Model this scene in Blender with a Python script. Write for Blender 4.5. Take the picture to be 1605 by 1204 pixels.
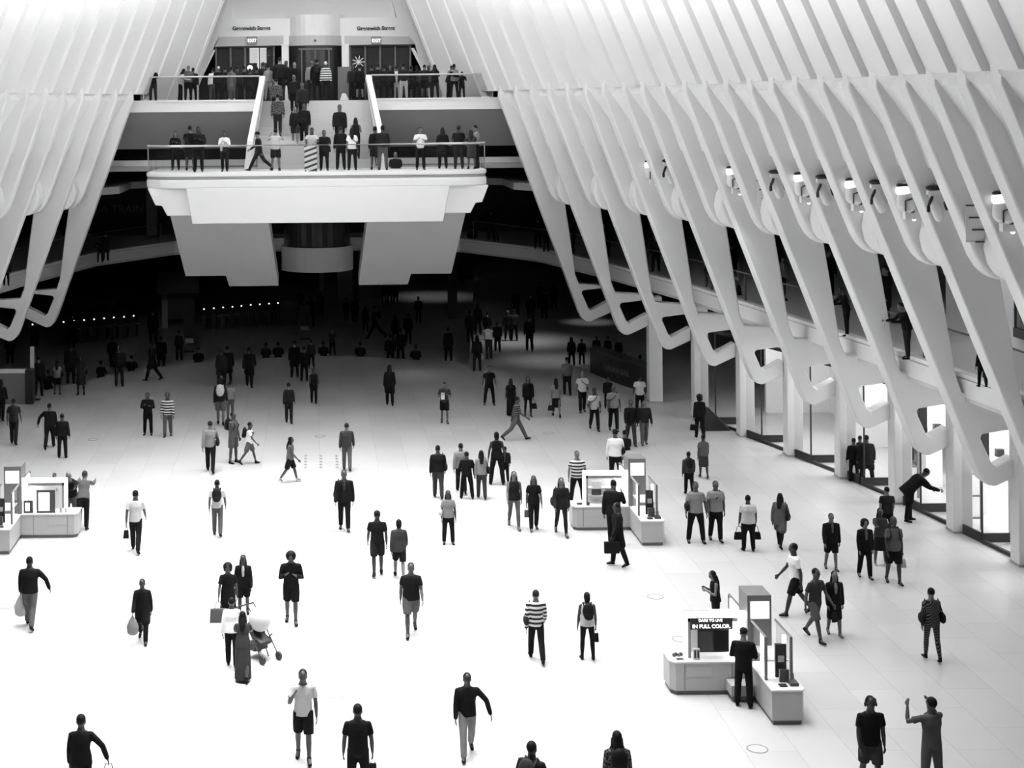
import bpy, bmesh, math, random
from mathutils import Vector, Matrix, Euler
random.seed(7)
for o in list(bpy.data.objects): bpy.data.objects.remove(o)
SC = bpy.context.scene
COL = SC.collection
PI = math.pi
# ------------------------------------------------------------------ camera, light, exposure
FPX, U0, V0, CZ, ROLL = 2400.0, 495.0, 166.0, 11.7, 0.010
cd = bpy.data.cameras.new('camera'); cam = bpy.data.objects.new('camera', cd); COL.objects.link(cam)
cd.sensor_width = 36; cd.lens = FPX * 36 / 1605
cd.shift_x = (802.5 - U0) / 1605; cd.shift_y = -(602 - V0) / 1605
cd.clip_end = 400
cam.matrix_world = Matrix.Translation((0, 0, CZ)) @ Matrix.Rotation(PI / 2, 4, 'X') @ Matrix.Rotation(-ROLL, 4, 'Z')
SC.camera = cam
SC.view_settings.view_transform = 'Standard'; SC.view_settings.look = 'None'
SC.view_settings.exposure = 0.27; SC.view_settings.gamma = 1.0; SC.view_settings.use_curve_mapping = False
w = bpy.data.worlds.new('world'); SC.world = w; w.use_nodes = True
w.node_tree.nodes['Background'].inputs[0].default_value = (.9, .9, .9, 1)
w.node_tree.nodes['Background'].inputs[1].default_value = 0.03
def area(name, loc, rot, sx, sy, power, spread=180):
    l = bpy.data.lights.new(name, 'AREA'); l.shape = 'RECTANGLE'; l.size = sx; l.size_y = sy; l.energy = power
    l.spread = math.radians(spread)
    o = bpy.data.objects.new(name, l); COL.objects.link(o); o.location = loc; o.rotation_euler = rot; return o
def spot(name, loc, power, deg, blend=.6, rot=(0, 0, 0), r=.3):
    l = bpy.data.lights.new(name, 'SPOT'); l.energy = power; l.spot_size = math.radians(deg); l.spot_blend = blend
    l.shadow_soft_size = r
    o = bpy.data.objects.new(name, l); COL.objects.link(o); o.location = loc; o.rotation_euler = rot; return o
area('skylight_and_fill', (-1.2, 35, 20), (0, 0, 0), 15, 27, 4300, 66)
area('skylight_and_fill', (0, 38, 25), (0, 0, 0), 8, 30, 150, 150)
area('skylight_and_fill', (0, 14, 23), (math.radians(79), 0, 0), 20, 8, 190, 28)  # unseen tilted fill lamp, added to brighten the end wall and upper ribs
for s_ in (-1, 1): area('rib_fill_light', (-s_*2.5, 38, 21), (0, math.radians(-s_*84), 0), 3, 54, 6000, 42)  # lamps added mid-hall, facing outward to lift the upper ribs; no glazing here
# ------------------------------------------------------------------ pixel rays of the surveyed photograph -> world metres
def uv(px, py):
    u = px - U0; v = py - V0
    return u - ROLL * v, v + ROLL * u
def P(px, py, D):
    u, v = uv(px, py); return Vector((u * D / FPX, D, CZ - v * D / FPX))
def G(px, py, z=0.0):
    u, v = uv(px, py); D = (CZ - z) * FPX / v
    return Vector((u * D / FPX, D, z))
# ------------------------------------------------------------------ materials
_m = {}
def M(name, g, rough=.6, emit=0, alpha=1, metal=0, noise=0.0, scale=3, spec=None):
    if name in _m: return _m[name]
    m = bpy.data.materials.new(name); m.use_nodes = True; nt = m.node_tree; b = nt.nodes['Principled BSDF']
    b.inputs['Base Color'].default_value = (g, g, g, 1); b.inputs['Roughness'].default_value = rough
    b.inputs['Metallic'].default_value = metal
    if spec is not None: b.inputs['Specular IOR Level'].default_value = spec
    if emit: b.inputs['Emission Color'].default_value = (1, 1, 1, 1); b.inputs['Emission Strength'].default_value = emit
    if alpha < 1: b.inputs['Alpha'].default_value = alpha
    if noise:
        tc = nt.nodes.new('ShaderNodeTexCoord'); n = nt.nodes.new('ShaderNodeTexNoise'); r = nt.nodes.new('ShaderNodeMapRange')
        n.inputs['Scale'].default_value = scale; n.inputs['Detail'].default_value = 3
        nt.links.new(tc.outputs['Object'], n.inputs['Vector']); nt.links.new(n.outputs[0], r.inputs[0])
        r.inputs[3].default_value = g * (1 - noise); r.inputs[4].default_value = min(1, g * (1 + noise))
        nt.links.new(r.outputs[0], b.inputs['Base Color'])
    _m[name] = m; return m
WHITE = M('white_steel', .84, .45, noise=.03, scale=.6)
WALLW = M('white_plaster', .78, .6, noise=.03, scale=.5)
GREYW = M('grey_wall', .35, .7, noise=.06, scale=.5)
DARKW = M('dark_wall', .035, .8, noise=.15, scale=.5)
BLACK = M('black_paint', .012, .5)
DMET = M('dark_metal', .05, .35, noise=.1, scale=5)
STEEL = M('steel', .45, .3, metal=.6, noise=.05)
COUNT = M('counter_laminate', .42, .4, noise=.03, scale=2)
CTOP = M('counter_top', .66, .3, noise=.02)
PLINTH = M('plinth_grey', .16, .6, noise=.1)
TOWER = M('tower_grey', .15, .5, noise=.05)
GLOW = M('light_strip', .9, .5, emit=3.2)
GLOW2 = M('lit_panel', .9, .5, emit=1.15)
TSCR = M('tower_screen', .6, .4, emit=.75)
LAMP = M('small_lamp', .9, .5, emit=2.2)
LETW = M('white_letters', .9, .5, emit=1.2)
LETK = M('dark_letters', .03, .6)
def glass(name, g, a, rough=.05):
    m = bpy.data.materials.new(name); m.use_nodes = True; nt = m.node_tree; nt.nodes.clear()
    out = nt.nodes.new('ShaderNodeOutputMaterial'); mx = nt.nodes.new('ShaderNodeMixShader')
    tr = nt.nodes.new('ShaderNodeBsdfTransparent'); gl = nt.nodes.new('ShaderNodeBsdfPrincipled')
    gl.inputs['Base Color'].default_value = (g, g, g, 1); gl.inputs['Roughness'].default_value = rough
    tr.inputs[0].default_value = (.93, .93, .93, 1)
    mx.inputs[0].default_value = a; nt.links.new(tr.outputs[0], mx.inputs[1]); nt.links.new(gl.outputs[0], mx.inputs[2])
    nt.links.new(mx.outputs[0], out.inputs[0]); return m
GLASS = glass('clear_glass', .08, .06)
GLASSD = glass('smoky_glass', .10, .35)
def marble():
    m = bpy.data.materials.new('marble_floor'); m.use_nodes = True; nt = m.node_tree; b = nt.nodes['Principled BSDF']
    N = nt.nodes.new; L = nt.links.new
    tc = N('ShaderNodeTexCoord'); br = N('ShaderNodeTexBrick'); mp = N('ShaderNodeMapping'); L(tc.outputs['Object'], mp.inputs[0])
    mp.inputs['Rotation'].default_value = (0, 0, PI / 2)
    L(mp.outputs[0], br.inputs[0]); br.inputs['Scale'].default_value = 1; br.inputs['Brick Width'].default_value = 1.9
    br.inputs['Row Height'].default_value = .95; br.inputs['Mortar Size'].default_value = .006; br.offset = .5
    br.inputs['Color1'].default_value = (.52, .52, .52, 1); br.inputs['Color2'].default_value = (.47, .47, .47, 1)
    br.inputs['Mortar'].default_value = (.33,.33,.33, 1); br.inputs['Mortar Smooth'].default_value = .2
    n = N('ShaderNodeTexNoise'); n.inputs['Scale'].default_value = .35; n.inputs['Detail'].default_value = 6; L(tc.outputs['Object'], n.inputs[0])
    mr = N('ShaderNodeMapRange'); L(n.outputs[0], mr.inputs[0]); mr.inputs[3].default_value = .88; mr.inputs[4].default_value = 1.08
    mm = N('ShaderNodeMix'); mm.data_type = 'RGBA'; mm.blend_type = 'MULTIPLY'; mm.inputs[0].default_value = 1
    L(br.outputs[0], mm.inputs[6]); L(mr.outputs[0], mm.inputs[7]); L(mm.outputs[2], b.inputs['Base Color'])
    b.inputs['Roughness'].default_value = .33; b.inputs['Specular IOR Level'].default_value = .35
    return m
MARBLE = marble()
# ------------------------------------------------------------------ mesh helpers
class MB:
    def __init__(s): s.v = []; s.f = []
    def add(s, vs, fs):
        n = len(s.v); s.v += [tuple(v) for v in vs]; s.f += [[i + n for i in f] for f in fs]; return s
    def box(s, x0, x1, y0, y1, z0, z1):
        return s.add([(x0,y0,z0),(x1,y0,z0),(x1,y1,z0),(x0,y1,z0),(x0,y0,z1),(x1,y0,z1),(x1,y1,z1),(x0,y1,z1)],
                     [[0,3,2,1],[4,5,6,7],[0,1,5,4],[1,2,6,5],[2,3,7,6],[3,0,4,7]])
    def hexa(s, p):   # 8 points: bottom 4 ccw, top 4 ccw
        return s.add(p, [[0,3,2,1],[4,5,6,7],[0,1,5,4],[1,2,6,5],[2,3,7,6],[3,0,4,7]])
    def prism(s, poly, a, b, axis='y'):   # poly of 2D points extruded from a to b
        n = len(poly)
        if axis == 'y': A = [(p[0], a, p[1]) for p in poly]; B = [(p[0], b, p[1]) for p in poly]
        elif axis == 'z': A = [(p[0], p[1], a) for p in poly]; B = [(p[0], p[1], b) for p in poly]
        else: A = [(a, p[0], p[1]) for p in poly]; B = [(b, p[0], p[1]) for p in poly]
        return s.add(A + B, [list(range(n))[::-1], list(range(n, 2*n))] + [[i, (i+1) % n, n+(i+1) % n, n+i] for i in range(n)])
    def tube(s, pts, rad, seg=10, ref=(1, 0, 0), cap=True):
        pts = [Vector(p) for p in pts]; n = len(pts); st = len(s.v)
        rr = [r if isinstance(r, tuple) else (r, r) for r in rad]
        P2, R2 = [], []
        def dirn(i):
            a = pts[max(0, i-1)]; b = pts[min(n-1, i+1)]; d = b - a
            return d.normalized() if d.length > 1e-6 else Vector((0, 0, 1))
        rings = []
        if cap:
            d = dirn(0); h = min(rr[0]); rings += [(pts[0]-d*h*.75, d, .45, 0), (pts[0]-d*h*.4, d, .82, 0)]
        for i in range(n): rings.append((pts[i], dirn(i), 1, i))
        if cap:
            d = dirn(n-1); h = min(rr[-1]); rings += [(pts[-1]+d*h*.4, d, .82, n-1), (pts[-1]+d*h*.75, d, .45, n-1)]
        for c, d, k, i in rings:
            x = Vector(ref) - d * d.dot(Vector(ref))
            if x.length < 1e-3: x = Vector((0, 1, 0)) - d * d.y
            x.normalize(); y = d.cross(x)
            for j in range(seg):
                t = 2*PI*j/seg; s.v.append(tuple(c + x*math.cos(t)*rr[i][0]*k + y*math.sin(t)*rr[i][1]*k))
        m = len(rings)
        for a in range(m-1):
            for j in range(seg):
                k = (j+1) % seg; s.f.append([st+a*seg+j, st+a*seg+k, st+(a+1)*seg+k, st+(a+1)*seg+j])
        s.f.append([st+j for j in range(seg)][::-1]); s.f.append([st+(m-1)*seg+j for j in range(seg)])
        return s
    def ball(s, c, r, seg=12, rings=8, rot=None):
        st = len(s.v); r = r if isinstance(r, tuple) else (r, r, r); c = Vector(c)
        def pt(a, b):
            p = Vector((r[0]*math.sin(a)*math.cos(b), r[1]*math.sin(a)*math.sin(b), r[2]*math.cos(a)))
            if rot: p = rot @ p
            return tuple(c + p)
        s.v.append(pt(0, 0))
        for i in range(1, rings):
            for j in range(seg): s.v.append(pt(PI*i/rings, 2*PI*j/seg))
        s.v.append(pt(PI, 0)); L = len(s.v)-1
        for j in range(seg):
            k = (j+1) % seg; s.f.append([st, st+1+j, st+1+k]); s.f.append([L, st+1+(rings-2)*seg+k, st+1+(rings-2)*seg+j])
        for i in range(rings-2):
            for j in range(seg):
                k = (j+1) % seg; a = st+1+i*seg; s.f.append([a+j, a+seg+j, a+seg+k, a+k])
        return s
    def cyl(s, x, y, r, z0, z1, seg=24, r1=None):
        r1 = r if r1 is None else r1
        A = [(x+r*math.cos(2*PI*i/seg), y+r*math.sin(2*PI*i/seg), z0) for i in range(seg)]
        B = [(x+r1*math.cos(2*PI*i/seg), y+r1*math.sin(2*PI*i/seg), z1) for i in range(seg)]
        return s.add(A+B, [list(range(seg))[::-1], list(range(seg, 2*seg))] + [[i, (i+1) % seg, seg+(i+1) % seg, seg+i] for i in range(seg)])
    def wheel(s, c, r, w, axis='x', seg=16):
        c = Vector(c); A = []; B = []
        for i in range(seg):
            a = 2*PI*i/seg
            if axis == 'x': o = Vector((0, r*math.cos(a), r*math.sin(a))); d = Vector((w/2, 0, 0))
            else: o = Vector((r*math.cos(a), 0, r*math.sin(a))); d = Vector((0, w/2, 0))
            A.append(c+o-d); B.append(c+o+d)
        return s.add(A+B, [list(range(seg))[::-1], list(range(seg, 2*seg))] + [[i, (i+1) % seg, seg+(i+1) % seg, seg+i] for i in range(seg)])
    def mesh(s, name):
        me = bpy.data.meshes.new(name); me.from_pydata(s.v, [], s.f)
        bm = bmesh.new(); bm.from_mesh(me); bmesh.ops.recalc_face_normals(bm, faces=bm.faces); bm.to_mesh(me); bm.free()
        return me
    def build(s, name, mat, parent=None, smooth=False, bevel=0, kind=None, loc=None, rotz=None):
        me = s.mesh(name); me.materials.append(mat)
        if smooth:
            for p in me.polygons: p.use_smooth = True
        o = bpy.data.objects.new(name, me); COL.objects.link(o)
        if parent is not None: o.parent = parent
        if loc is not None: o.location = loc
        if rotz is not None: o.rotation_euler = (0, 0, rotz)
        if bevel:
            b = o.modifiers.new('bevel', 'BEVEL'); b.width = bevel; b.segments = 3; b.limit_method = 'ANGLE'; b.angle_limit = .6
            for p in me.polygons: p.use_smooth = True
            b.harden_normals = True
        if kind: o['kind'] = kind
        return o
def tag(o, label, cat, group=None, kind=None):
    o['label'] = label; o['category'] = cat
    if group: o['group'] = group
    if kind: o['kind'] = kind
    return o
def empty(name, loc=(0, 0, 0), rz=0, scale=1):
    o = bpy.data.objects.new(name, None); COL.objects.link(o); o.location = loc; o.rotation_euler = (0, 0, rz)
    o.scale = (scale, scale, scale); o.empty_display_size = .1; return o
def struct(o, n=None): o['kind'] = 'structure'; return o
def copy_tree(o, parent=None):
    c = o.copy(); COL.objects.link(c); c.parent = parent
    for ch in o.children: copy_tree(ch, c)
    return c
def text(name, body, mat, loc, size, parent=None, rot=(PI/2, 0, 0), depth=.01, align='CENTER', bold=0.0):
    cu = bpy.data.curves.new(name, 'FONT'); cu.body = body; cu.size = size; cu.extrude = depth; cu.align_x = align
    cu.align_y = 'CENTER'; cu.offset = bold
    t = bpy.data.objects.new(name, cu); COL.objects.link(t)
    dg = bpy.context.evaluated_depsgraph_get(); me = bpy.data.meshes.new_from_object(t.evaluated_get(dg))
    bpy.data.objects.remove(t); o = bpy.data.objects.new(name, me); COL.objects.link(o)
    me.materials.clear(); me.materials.append(mat); o.location = loc; o.rotation_euler = rot
    if parent is not None: o.parent = parent
    return o
def interp(x, xs, ys):
    if x <= xs[0]: return ys[0] + (x-xs[0])*(ys[1]-ys[0])/(xs[1]-xs[0])
    for i in range(len(xs)-1):
        if x <= xs[i+1]: return ys[i] + (x-xs[i])*(ys[i+1]-ys[i])/(xs[i+1]-xs[i])
    return ys[-1] + (x-xs[-1])*(ys[-1]-ys[-2])/(xs[-1]-xs[-2])
# ------------------------------------------------------------------ hall geometry
DT = [20, 28.5, 34.6, 39.1, 43.7, 48.2, 52.8, 57.3, 61.86, 63.4, 64.9, 66.4, 67.9, 69.4, 71]
XT = [13.0, 13.1, 12.99, 12.66, 12.13, 11.39, 10.39, 9.19, 7.85, 7.40, 6.93, 6.36, 5.72, 5.0, 4.4]
def Xt(D): return interp(D, DT, XT)
def sl(D): return interp(D, [28, 39, 51, 63.4], [.41, .396, .373, .363])
def su(D): return interp(D, [28, 66], [.45, .385])
def Xi(D, z): return Xt(D) + ((12.25-z)*sl(D) if z < 12.25 else -(z-12.25)*su(D))
def Xc(D): return Xi(D, 3) + 1.1
def XF(D): return interp(D, [26, 30, 37.2, 44.4, 57.9, 66, 73.6, 78.8, 80.5], [16.6, 16.6, 16.4, 15.75, 14.1, 12.5, 10.6, 7.36, 0])   # level two edge
ZT, ZN, ZF, ZP, ZU, ZB, ZL = 12.25, 10.1, 7.67, 9.2, 11.94, 4.72, -1.2
# floor: main concourse with a curved far edge, steps down to the lower floor
EDGE = [G(70, 612), G(150, 593), G(230, 577), G(320, 567), G(420, 561), G(500, 558), G(570, 559), G(640, 563), G(735, 572)]
ed = [(p.x, p.y) for p in EDGE]
xr = ed[-1][0]
fl = MB(); fl.prism([(-26, 8), (26, 8), (26, 118), (xr*118/ed[-1][1]+.6, 118)] + ed[::-1] + [(-26, ed[0][1]-6)], -.25, 0, 'z')
struct(fl.build('floor', MARBLE))
lo = MB(); lo.prism([(-26, 50), (xr, 50), (xr*118/ed[-1][1]+.6, 118), (-26, 118)], ZL-.2, ZL, 'z'); struct(lo.build('floor', MARBLE))
st = MB()
for i in range(1, 6):
    off = .36*i; a = [(x, y-.3) for x, y in ed]; b = [(x, y+off) for x, y in ed]
    st.prism(a + b[::-1], ZL, -.2*i, 'z')
struct(st.build('trim_1', MARBLE))
def mirror(poly): return [(-p[0], p[1]) for p in poly]
def side_ribs(side, i0, i1):
    sn = 'right' if side > 0 else 'left'
    S = lambda x: side*x
    for i in range(i0, i1+1):
        D = 61.86 - 1.515*i; yn, yf = D-.6, D-.05
        zb = ZT if i >= -1 else ZU
        up = MB(); ztop = 24
        Df = D+1.515 if i > -4 else D+.25
        pts = []
        for z in (zb, ztop):
            pts += [(S(Xi(D, z)), D, z), (S(Xi(D, z)+.32), D-.02, z), (S(Xi(Df, z)+.55), Df, z), (S(Xi(Df, z)+interp(D, [30, 58, 64], [.2, .14, .07])), Df, z)]
        up.hexa(pts)
        fin = MB()
        if i >= -1 and i % 2 == 1:
            k = (i+3)//2; zf = interp(k, [1, 4, 9], [2.72, 2.42, 1.94]); xc = Xc(D)+.12
            X = lambda z: Xi(D, z)
            xb = X(zf)+.28; e1 = zf+.45*(xc-xb); wt = interp(k, [1, 5, 9], [4.02, 3.46, 3.26]); wb = zf+.48
            poly = [(X(ZT+.3)+.26, ZT+.3), (X(ZT-.25)+.02, ZT-.25), (X(9.5), 9.5), (X(6), 6), (X(zf+.4), zf+.4), (X(zf+.15)+.03, zf+.15), (X(zf)+.12, zf+.03), (xb, zf),
                    (xc, e1), (xc, e1+.5), (X(wb)+.52, wb), (X(wb+.1)+.43, wb+.1), (X(wt-.1)+.40, wt-.1), (X(wt)+.48, wt), (xc, wt+.12), (xc, 4.2),
                    (X(4.3)+.42, 4.3), (X(4.7)+.42, 4.7), (X(6.5)+.84, 6.5), (X(7.67)+1.1, 7.67), (X(8.5)+1.35, 8.5), (X(ZT)+1.4, ZT+.25)]
            fin.prism([(S(a), b) for a, b in poly], yn, yf)
            o = fin.build('long_rib', WHITE, bevel=.09)
            od = ['first', 'second', 'third', 'fourth', 'fifth', 'sixth', 'seventh', 'eighth', 'ninth', 'tenth', 'eleventh', 'twelfth', 'thirteenth', 'fourteenth']
            tag(o, 'long white rib with bent foot, %s on the %s from the staircase' % (od[min(k-1, 13)], sn), 'rib', 'long white ribs on the %s side' % sn)
        elif i >= 0:
            X = lambda z: Xi(D, z)
            poly = [(X(ZT+.3)+.26, ZT+.3), (X(ZT-.25)+.02, ZT-.25), (X(10), 10), (X(8.2), 8.2), (X(7.95)+.05, 7.95), (X(7.78)+.15, 7.78), (X(7.69)+.3, 7.69), (X(7.67)+1.0, 7.67), (X(8)+1.3, 8), (X(ZT)+1.5, ZT+.25)]
            fin.prism([(S(a), b) for a, b in poly], yn, yf)
            bl = [(X(9.3)+.95, 9.3), (X(8.8)+.45, 8.8), (X(8.4)+.22, 8.4), (X(8.05)+.16, 8.05), (X(7.84)+.22, 7.84), (X(7.72)+.36, 7.71), (X(7.67)+.6, 7.67), (X(7.67)+1.0, 7.67), (X(8)+1.3, 8), (X(9.3)+1.3, 9.3)]
            fin.prism([(S(a), b) for a, b in bl], D-1.53, yn+.02)
            o = fin.build('short_rib', WHITE, bevel=.09)
            od = ['first', 'second', 'third', 'fourth', 'fifth', 'sixth', 'seventh', 'eighth', 'ninth', 'tenth', 'eleventh', 'twelfth', 'thirteenth', 'fourteenth', 'fifteenth']
            tag(o, 'short round-ended white rib, %s on the %s from the staircase' % (od[min(i//2, 14)], sn), 'rib', 'short white ribs on the %s side' % sn)
        else:
            o = MB().box(S(Xi(D, ZU)+.1), S(Xi(D, ZU)+.4), D+.1, D+.3, ZU, ZT+.3).build('upper_rib', WHITE)
            od = {-2: 'nearest the stairwell edge', -3: 'second from the stairwell edge', -4: 'third from the stairwell edge', -5: 'beside the street doors'}
            tag(o, 'white rib rising from the %s of the street level landing, %s' % (sn, od[i]), 'rib', 'ribs beside the street doors, %s' % sn)
        up.build('cladding', WHITE, o, bevel=.012)
    # shells between the ribs
    w = MB()
    def patch(Da, Db, prof, n=5):
        vs = []; m = len(prof)
        for a in range(n):
            t = a/(n-1); D = Da+(Db-Da)*t
            for so, z in prof:
                so = so(t) if callable(so) else so
                vs.append((S(Xi(D, z)+so), D, z))
        w.add(vs, [[a*m+b, a*m+b+1, (a+1)*m+b+1, (a+1)*m+b] for a in range(n-1) for b in range(m-1)])
    for i in range(0, i1+2):
        D = 61.86-1.515*i
        patch(D-.06, D+1.515-.58, [(lambda t: .42*(1-t)**.7+.04, ZT+.02), (lambda t: .42*(1-t)**.7+.06, ZT-.05), (lambda t: .42-.30*t, 12.0), (lambda t: .42-.16*t, 11.6), (.42, 11.1), (.40, ZN+.02), (.38, ZN), (1.1, ZN), (1.15, 9.7), (1.05, 9.1), (1.0, 8.5), (1.1, 8.0), (1.3, 7.8), (1.7, 7.75), (4.0, 7.75)])
    o = w.build('wall_'+sn, WHITE, smooth=False); struct(o)
    return
side_ribs(1, -4, 27)
side_ribs(-1, -4, 17)
# ------------------------------------------------------------------ street level end wall, D = 70
DW = 70.0
def xz(px, py, D=DW): p = P(px, py, D); return (p.x, p.z)
w = MB()
# wall above the doors, with the opening below the hood
w.prism([xz(606, -60), xz(614, 0), xz(622, 27), xz(363, 30), xz(372, -60), xz(300, -60), xz(300, 60), xz(343, 60), xz(337, 72), xz(651, 69), xz(643, 58), xz(690, 58), xz(690, -60)], DW, DW+.4)
w.prism([xz(250, 158), xz(296, -60), xz(372, -60), xz(343, 58), xz(336, 72), xz(311, 135), xz(311, 158)], DW-.05, DW+.35)
w.prism([xz(625, -60), xz(700, -60), xz(748, 158), xz(672, 158), xz(651, 69), xz(643, 58)], DW-.05, DW+.35)
w.box(-9, 9, 73, 73.3, 15.3, 22)
struct(w.build('wall_back', WALLW))
band = MB(); band.prism([xz(343, 58, 69.9), xz(444, 56, 69.9), xz(444, 71, 69.9), xz(337, 73, 69.9)], 69.9, 70.4)
band.prism([xz(540, 56, 69.9), xz(640, 57, 69.9), xz(651, 69, 69.9), xz(540, 71, 69.9)], 69.9, 70.4)
struct(band.build('trim_2', M('band_grey', .42, .5, noise=.05)))
# vaulted hood above the lintel
v = MB(); n = 16; vs = []
for i in range(n+1):
    t = i/n*2-1
    for j in range(9):
        s = j/8; z = xz(490, 29)[1] + .02 + 4.2*s
        x = t*(3.78-.5*s); y = DW+.3 - s*(.25+4.2*(1-abs(t)**1.6))
        vs.append((x-.1, y, z))
v.add(vs, [[a*9+b, a*9+b+1, (a+1)*9+b+1, (a+1)*9+b] for a in range(n) for b in range(8)])
struct(v.build('trim_3', WALLW, smooth=True))
# dark lobby behind the glass doors
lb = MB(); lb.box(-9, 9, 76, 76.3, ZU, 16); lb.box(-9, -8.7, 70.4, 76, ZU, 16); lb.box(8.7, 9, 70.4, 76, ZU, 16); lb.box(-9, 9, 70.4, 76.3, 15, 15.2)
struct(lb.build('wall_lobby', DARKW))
# elevator shaft: glass drum with white bands
ex, ey = 0.0, 70.9
el = empty('elevator_shaft', (ex, ey, ZL)); tag(el, 'round glass elevator shaft with white bands between the street doors', 'elevator')
def drum(name, r, z0, z1, mat, x=0): MB().cyl(x, 0, r, z0-ZL, z1-ZL, 40).build(name, mat, el)
EGL = M('elevator_glass', .03, .15); EBD = M('elevator_band', .7, .5, noise=.03)
drum('white_band', 1.66, 4.15, 5.25, EBD); drum('glass_drum', 1.55, 5.25, ZP+2, EGL)
drum('white_band', 1.46, 14.9, 15.85, EBD); drum('grey_band', 1.50, 14.45, 14.9, M('band_grey', .42)); drum('glass_drum', 1.40, ZU, 14.45, EGL)
for s in (-1, 1): MB().box(s*1.5-.28*(s > 0)-.02, s*1.5+.28*(s < 0)+.02, -1.75, -1.3, ZU-ZL, 14.5-ZL).build('pier', EBD, el)
for x in (-.62, 0, .62): MB().box(x-.025, x+.025, -1.47, -1.38, ZU-ZL, 14.3-ZL).build('door_stile', DMET, el)
MB().box(-.75, .75, -1.47, -1.4, 14.25-ZL, 14.32-ZL).build('door_head', DMET, el)
MB().ball((0, -1.55, 14.66-ZL), .06).build('sensor', DMET, el)
# glass street doors
def doors(name, x0, x1, slant, label):
    o = empty(name, ((x0+x1)/2, DW+.2, ZU)); tag(o, label, 'door'); cx = (x0+x1)/2
    fr = MB(); H = 2.72
    fr.box(x0-cx, x1-cx, 0, .1, H-.25, H)
    n = 4
    for i in range(n+1):
        x = x0-cx+(x1-x0)*i/n; fr.box(x-.04, x+.04, 0, .1, 0, H-.2)
    fr.build('frame', DMET, o)
    for i in range(n):
        a = x0-cx+(x1-x0)*i/n+.06; b = x0-cx+(x1-x0)*(i+1)/n-.06
        MB().box(a, b, .04, .06, .05, H-.3).build('pane', GLASSD, o)
    p = [( (-1 if slant < 0 else 1)*0, 0)]
    s = slant; a = (x0 if s < 0 else x1)-cx
    MB().hexa([(a+s*1.0, -.05, .4), (a+s*1.16, -.05, .4), (a+s*1.16, .05, .4), (a+s*1.0, .05, .4), (a+s*.02, -.05, H-.35), (a+s*.18, -.05, H-.35), (a+s*.18, .05, H-.35), (a+s*.02, .05, H-.35)]).build('slanted_post', WHITE, o)
doors('street_door', -4.55, -1.9, -1, 'bank of dark framed glass street doors left of the elevator')
doors('street_door', 1.6, 4.35, 1, 'bank of dark framed glass street doors right of the elevator')
p = P(402, 85, 70.6)
t = MB().box(-.4, .4, -.03, .03, -.35, .35).build('lit_sign_box', GLOW2, loc=(p.x, 72.5, p.z)); tag(t, 'bright square sign seen through the left street doors', 'sign')
MB().box(-.05, .12, -.03, .03, -1.0, -.35).build('post', GLOW2, t)
p = P(391, 106, 71); t = MB().ball((0, 0, 0), .13).build('globe_lamp', GLOW, loc=(p.x, 71.5, p.z)); tag(t, 'round bright lamp glowing behind the left street doors', 'lamp')
p = P(562, 97, 71); t = MB(); 
for i in range(9): 
    a = i*2*PI/9; t.tube([(0, 0, 0), (.28*math.cos(a), 0, .28*math.sin(a))], [.02, .02], 5)
t = t.build('branched_lamp', GLOW2, loc=(p.x, 71.2, p.z)); tag(t, 'bright branching lamp behind the right street doors', 'lamp')
for px, l in ((394, 'left'), (589, 'right')):
    p = P(px, 44.5, DW-.03)
    t = text('street_sign', 'Greenwich Street', LETK, (p.x, p.y, p.z), .24, depth=.02, bold=.008); tag(t, 'dark raised letters reading Greenwich Street above the %s doors' % l, 'sign')
    p = P(px+1, 63.5, 69.8)
    s = empty('exit_sign', (p.x, p.y, p.z)); tag(s, 'small framed exit sign above the %s street doors' % l, 'sign')
    MB().box(-.22, .22, 0, .06, -.17, .17).build('housing', DMET, s)
    MB().box(-.19, .19, -.01, 0, -.14, .14).build('face', M('exit_face', .25, .5), s)
    text('lettering', 'EXIT', LETW, (0, -.02, -.005), .2, s)
# kiosk screens near the doors
p = P(684, 130, 68.3); t = MB().box(-.27, .27, -.06, .06, 0, 1.75).build('directory_board', M('board_grey', .28, .5), loc=(p.x-.02, 68.3, ZU)); tag(t, 'grey upright directory board behind the right railing', 'board')
MB().box(-.2, .2, -.08, -.06, 1.0, 1.6).build('screen', M('board_light', .45, .4), t)
p = P(739, 130, 66.5); t = MB().cyl(0, 0, .09, 0, 1.75).build('entry_post', M('post_grey', .4), loc=(p.x, 66.5, ZU)); tag(t, 'slim grey post with dark cap near the right end of the upper railing', 'post')
MB().cyl(0, 0, .1, 1.75, 1.8).build('cap', BLACK, t)
p = P(540, 130, 68.8); t = MB().box(-.3, .3, -.2, .2, 0, 1.5).build('information_desk', M('desk_grey', .09, .6), loc=(p.x, 68.8, ZU)); tag(t, 'tall dark grey podium right of the elevator door', 'podium')
p = P(540, 155, 67.3); t = MB().prism([(-.2, 0), (.2, 0), (.05, .3), (-.1, .3)], -.1, .1).build('floor_sign', WHITE, loc=(p.x, 67.3, ZU)); tag(t, 'small white folded floor sign at the top of the stairs', 'sign')
for px, l in ((761, 'dark bin at the right end of the street level landing'), (769, 'grey bin beside the dark bin at the right end of the landing')):
    p = P(px, 150, 66); t = MB().box(-.1, .1, -.15, .15, 0, .55).build('litter_bin', DMET if px < 765 else M('bin_grey', .4), loc=(p.x, 66, ZU)); tag(t, l, 'bin')
    MB().box(-.11, .11, -.16, .16, .55, .6).build('lid', STEEL, t)
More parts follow.
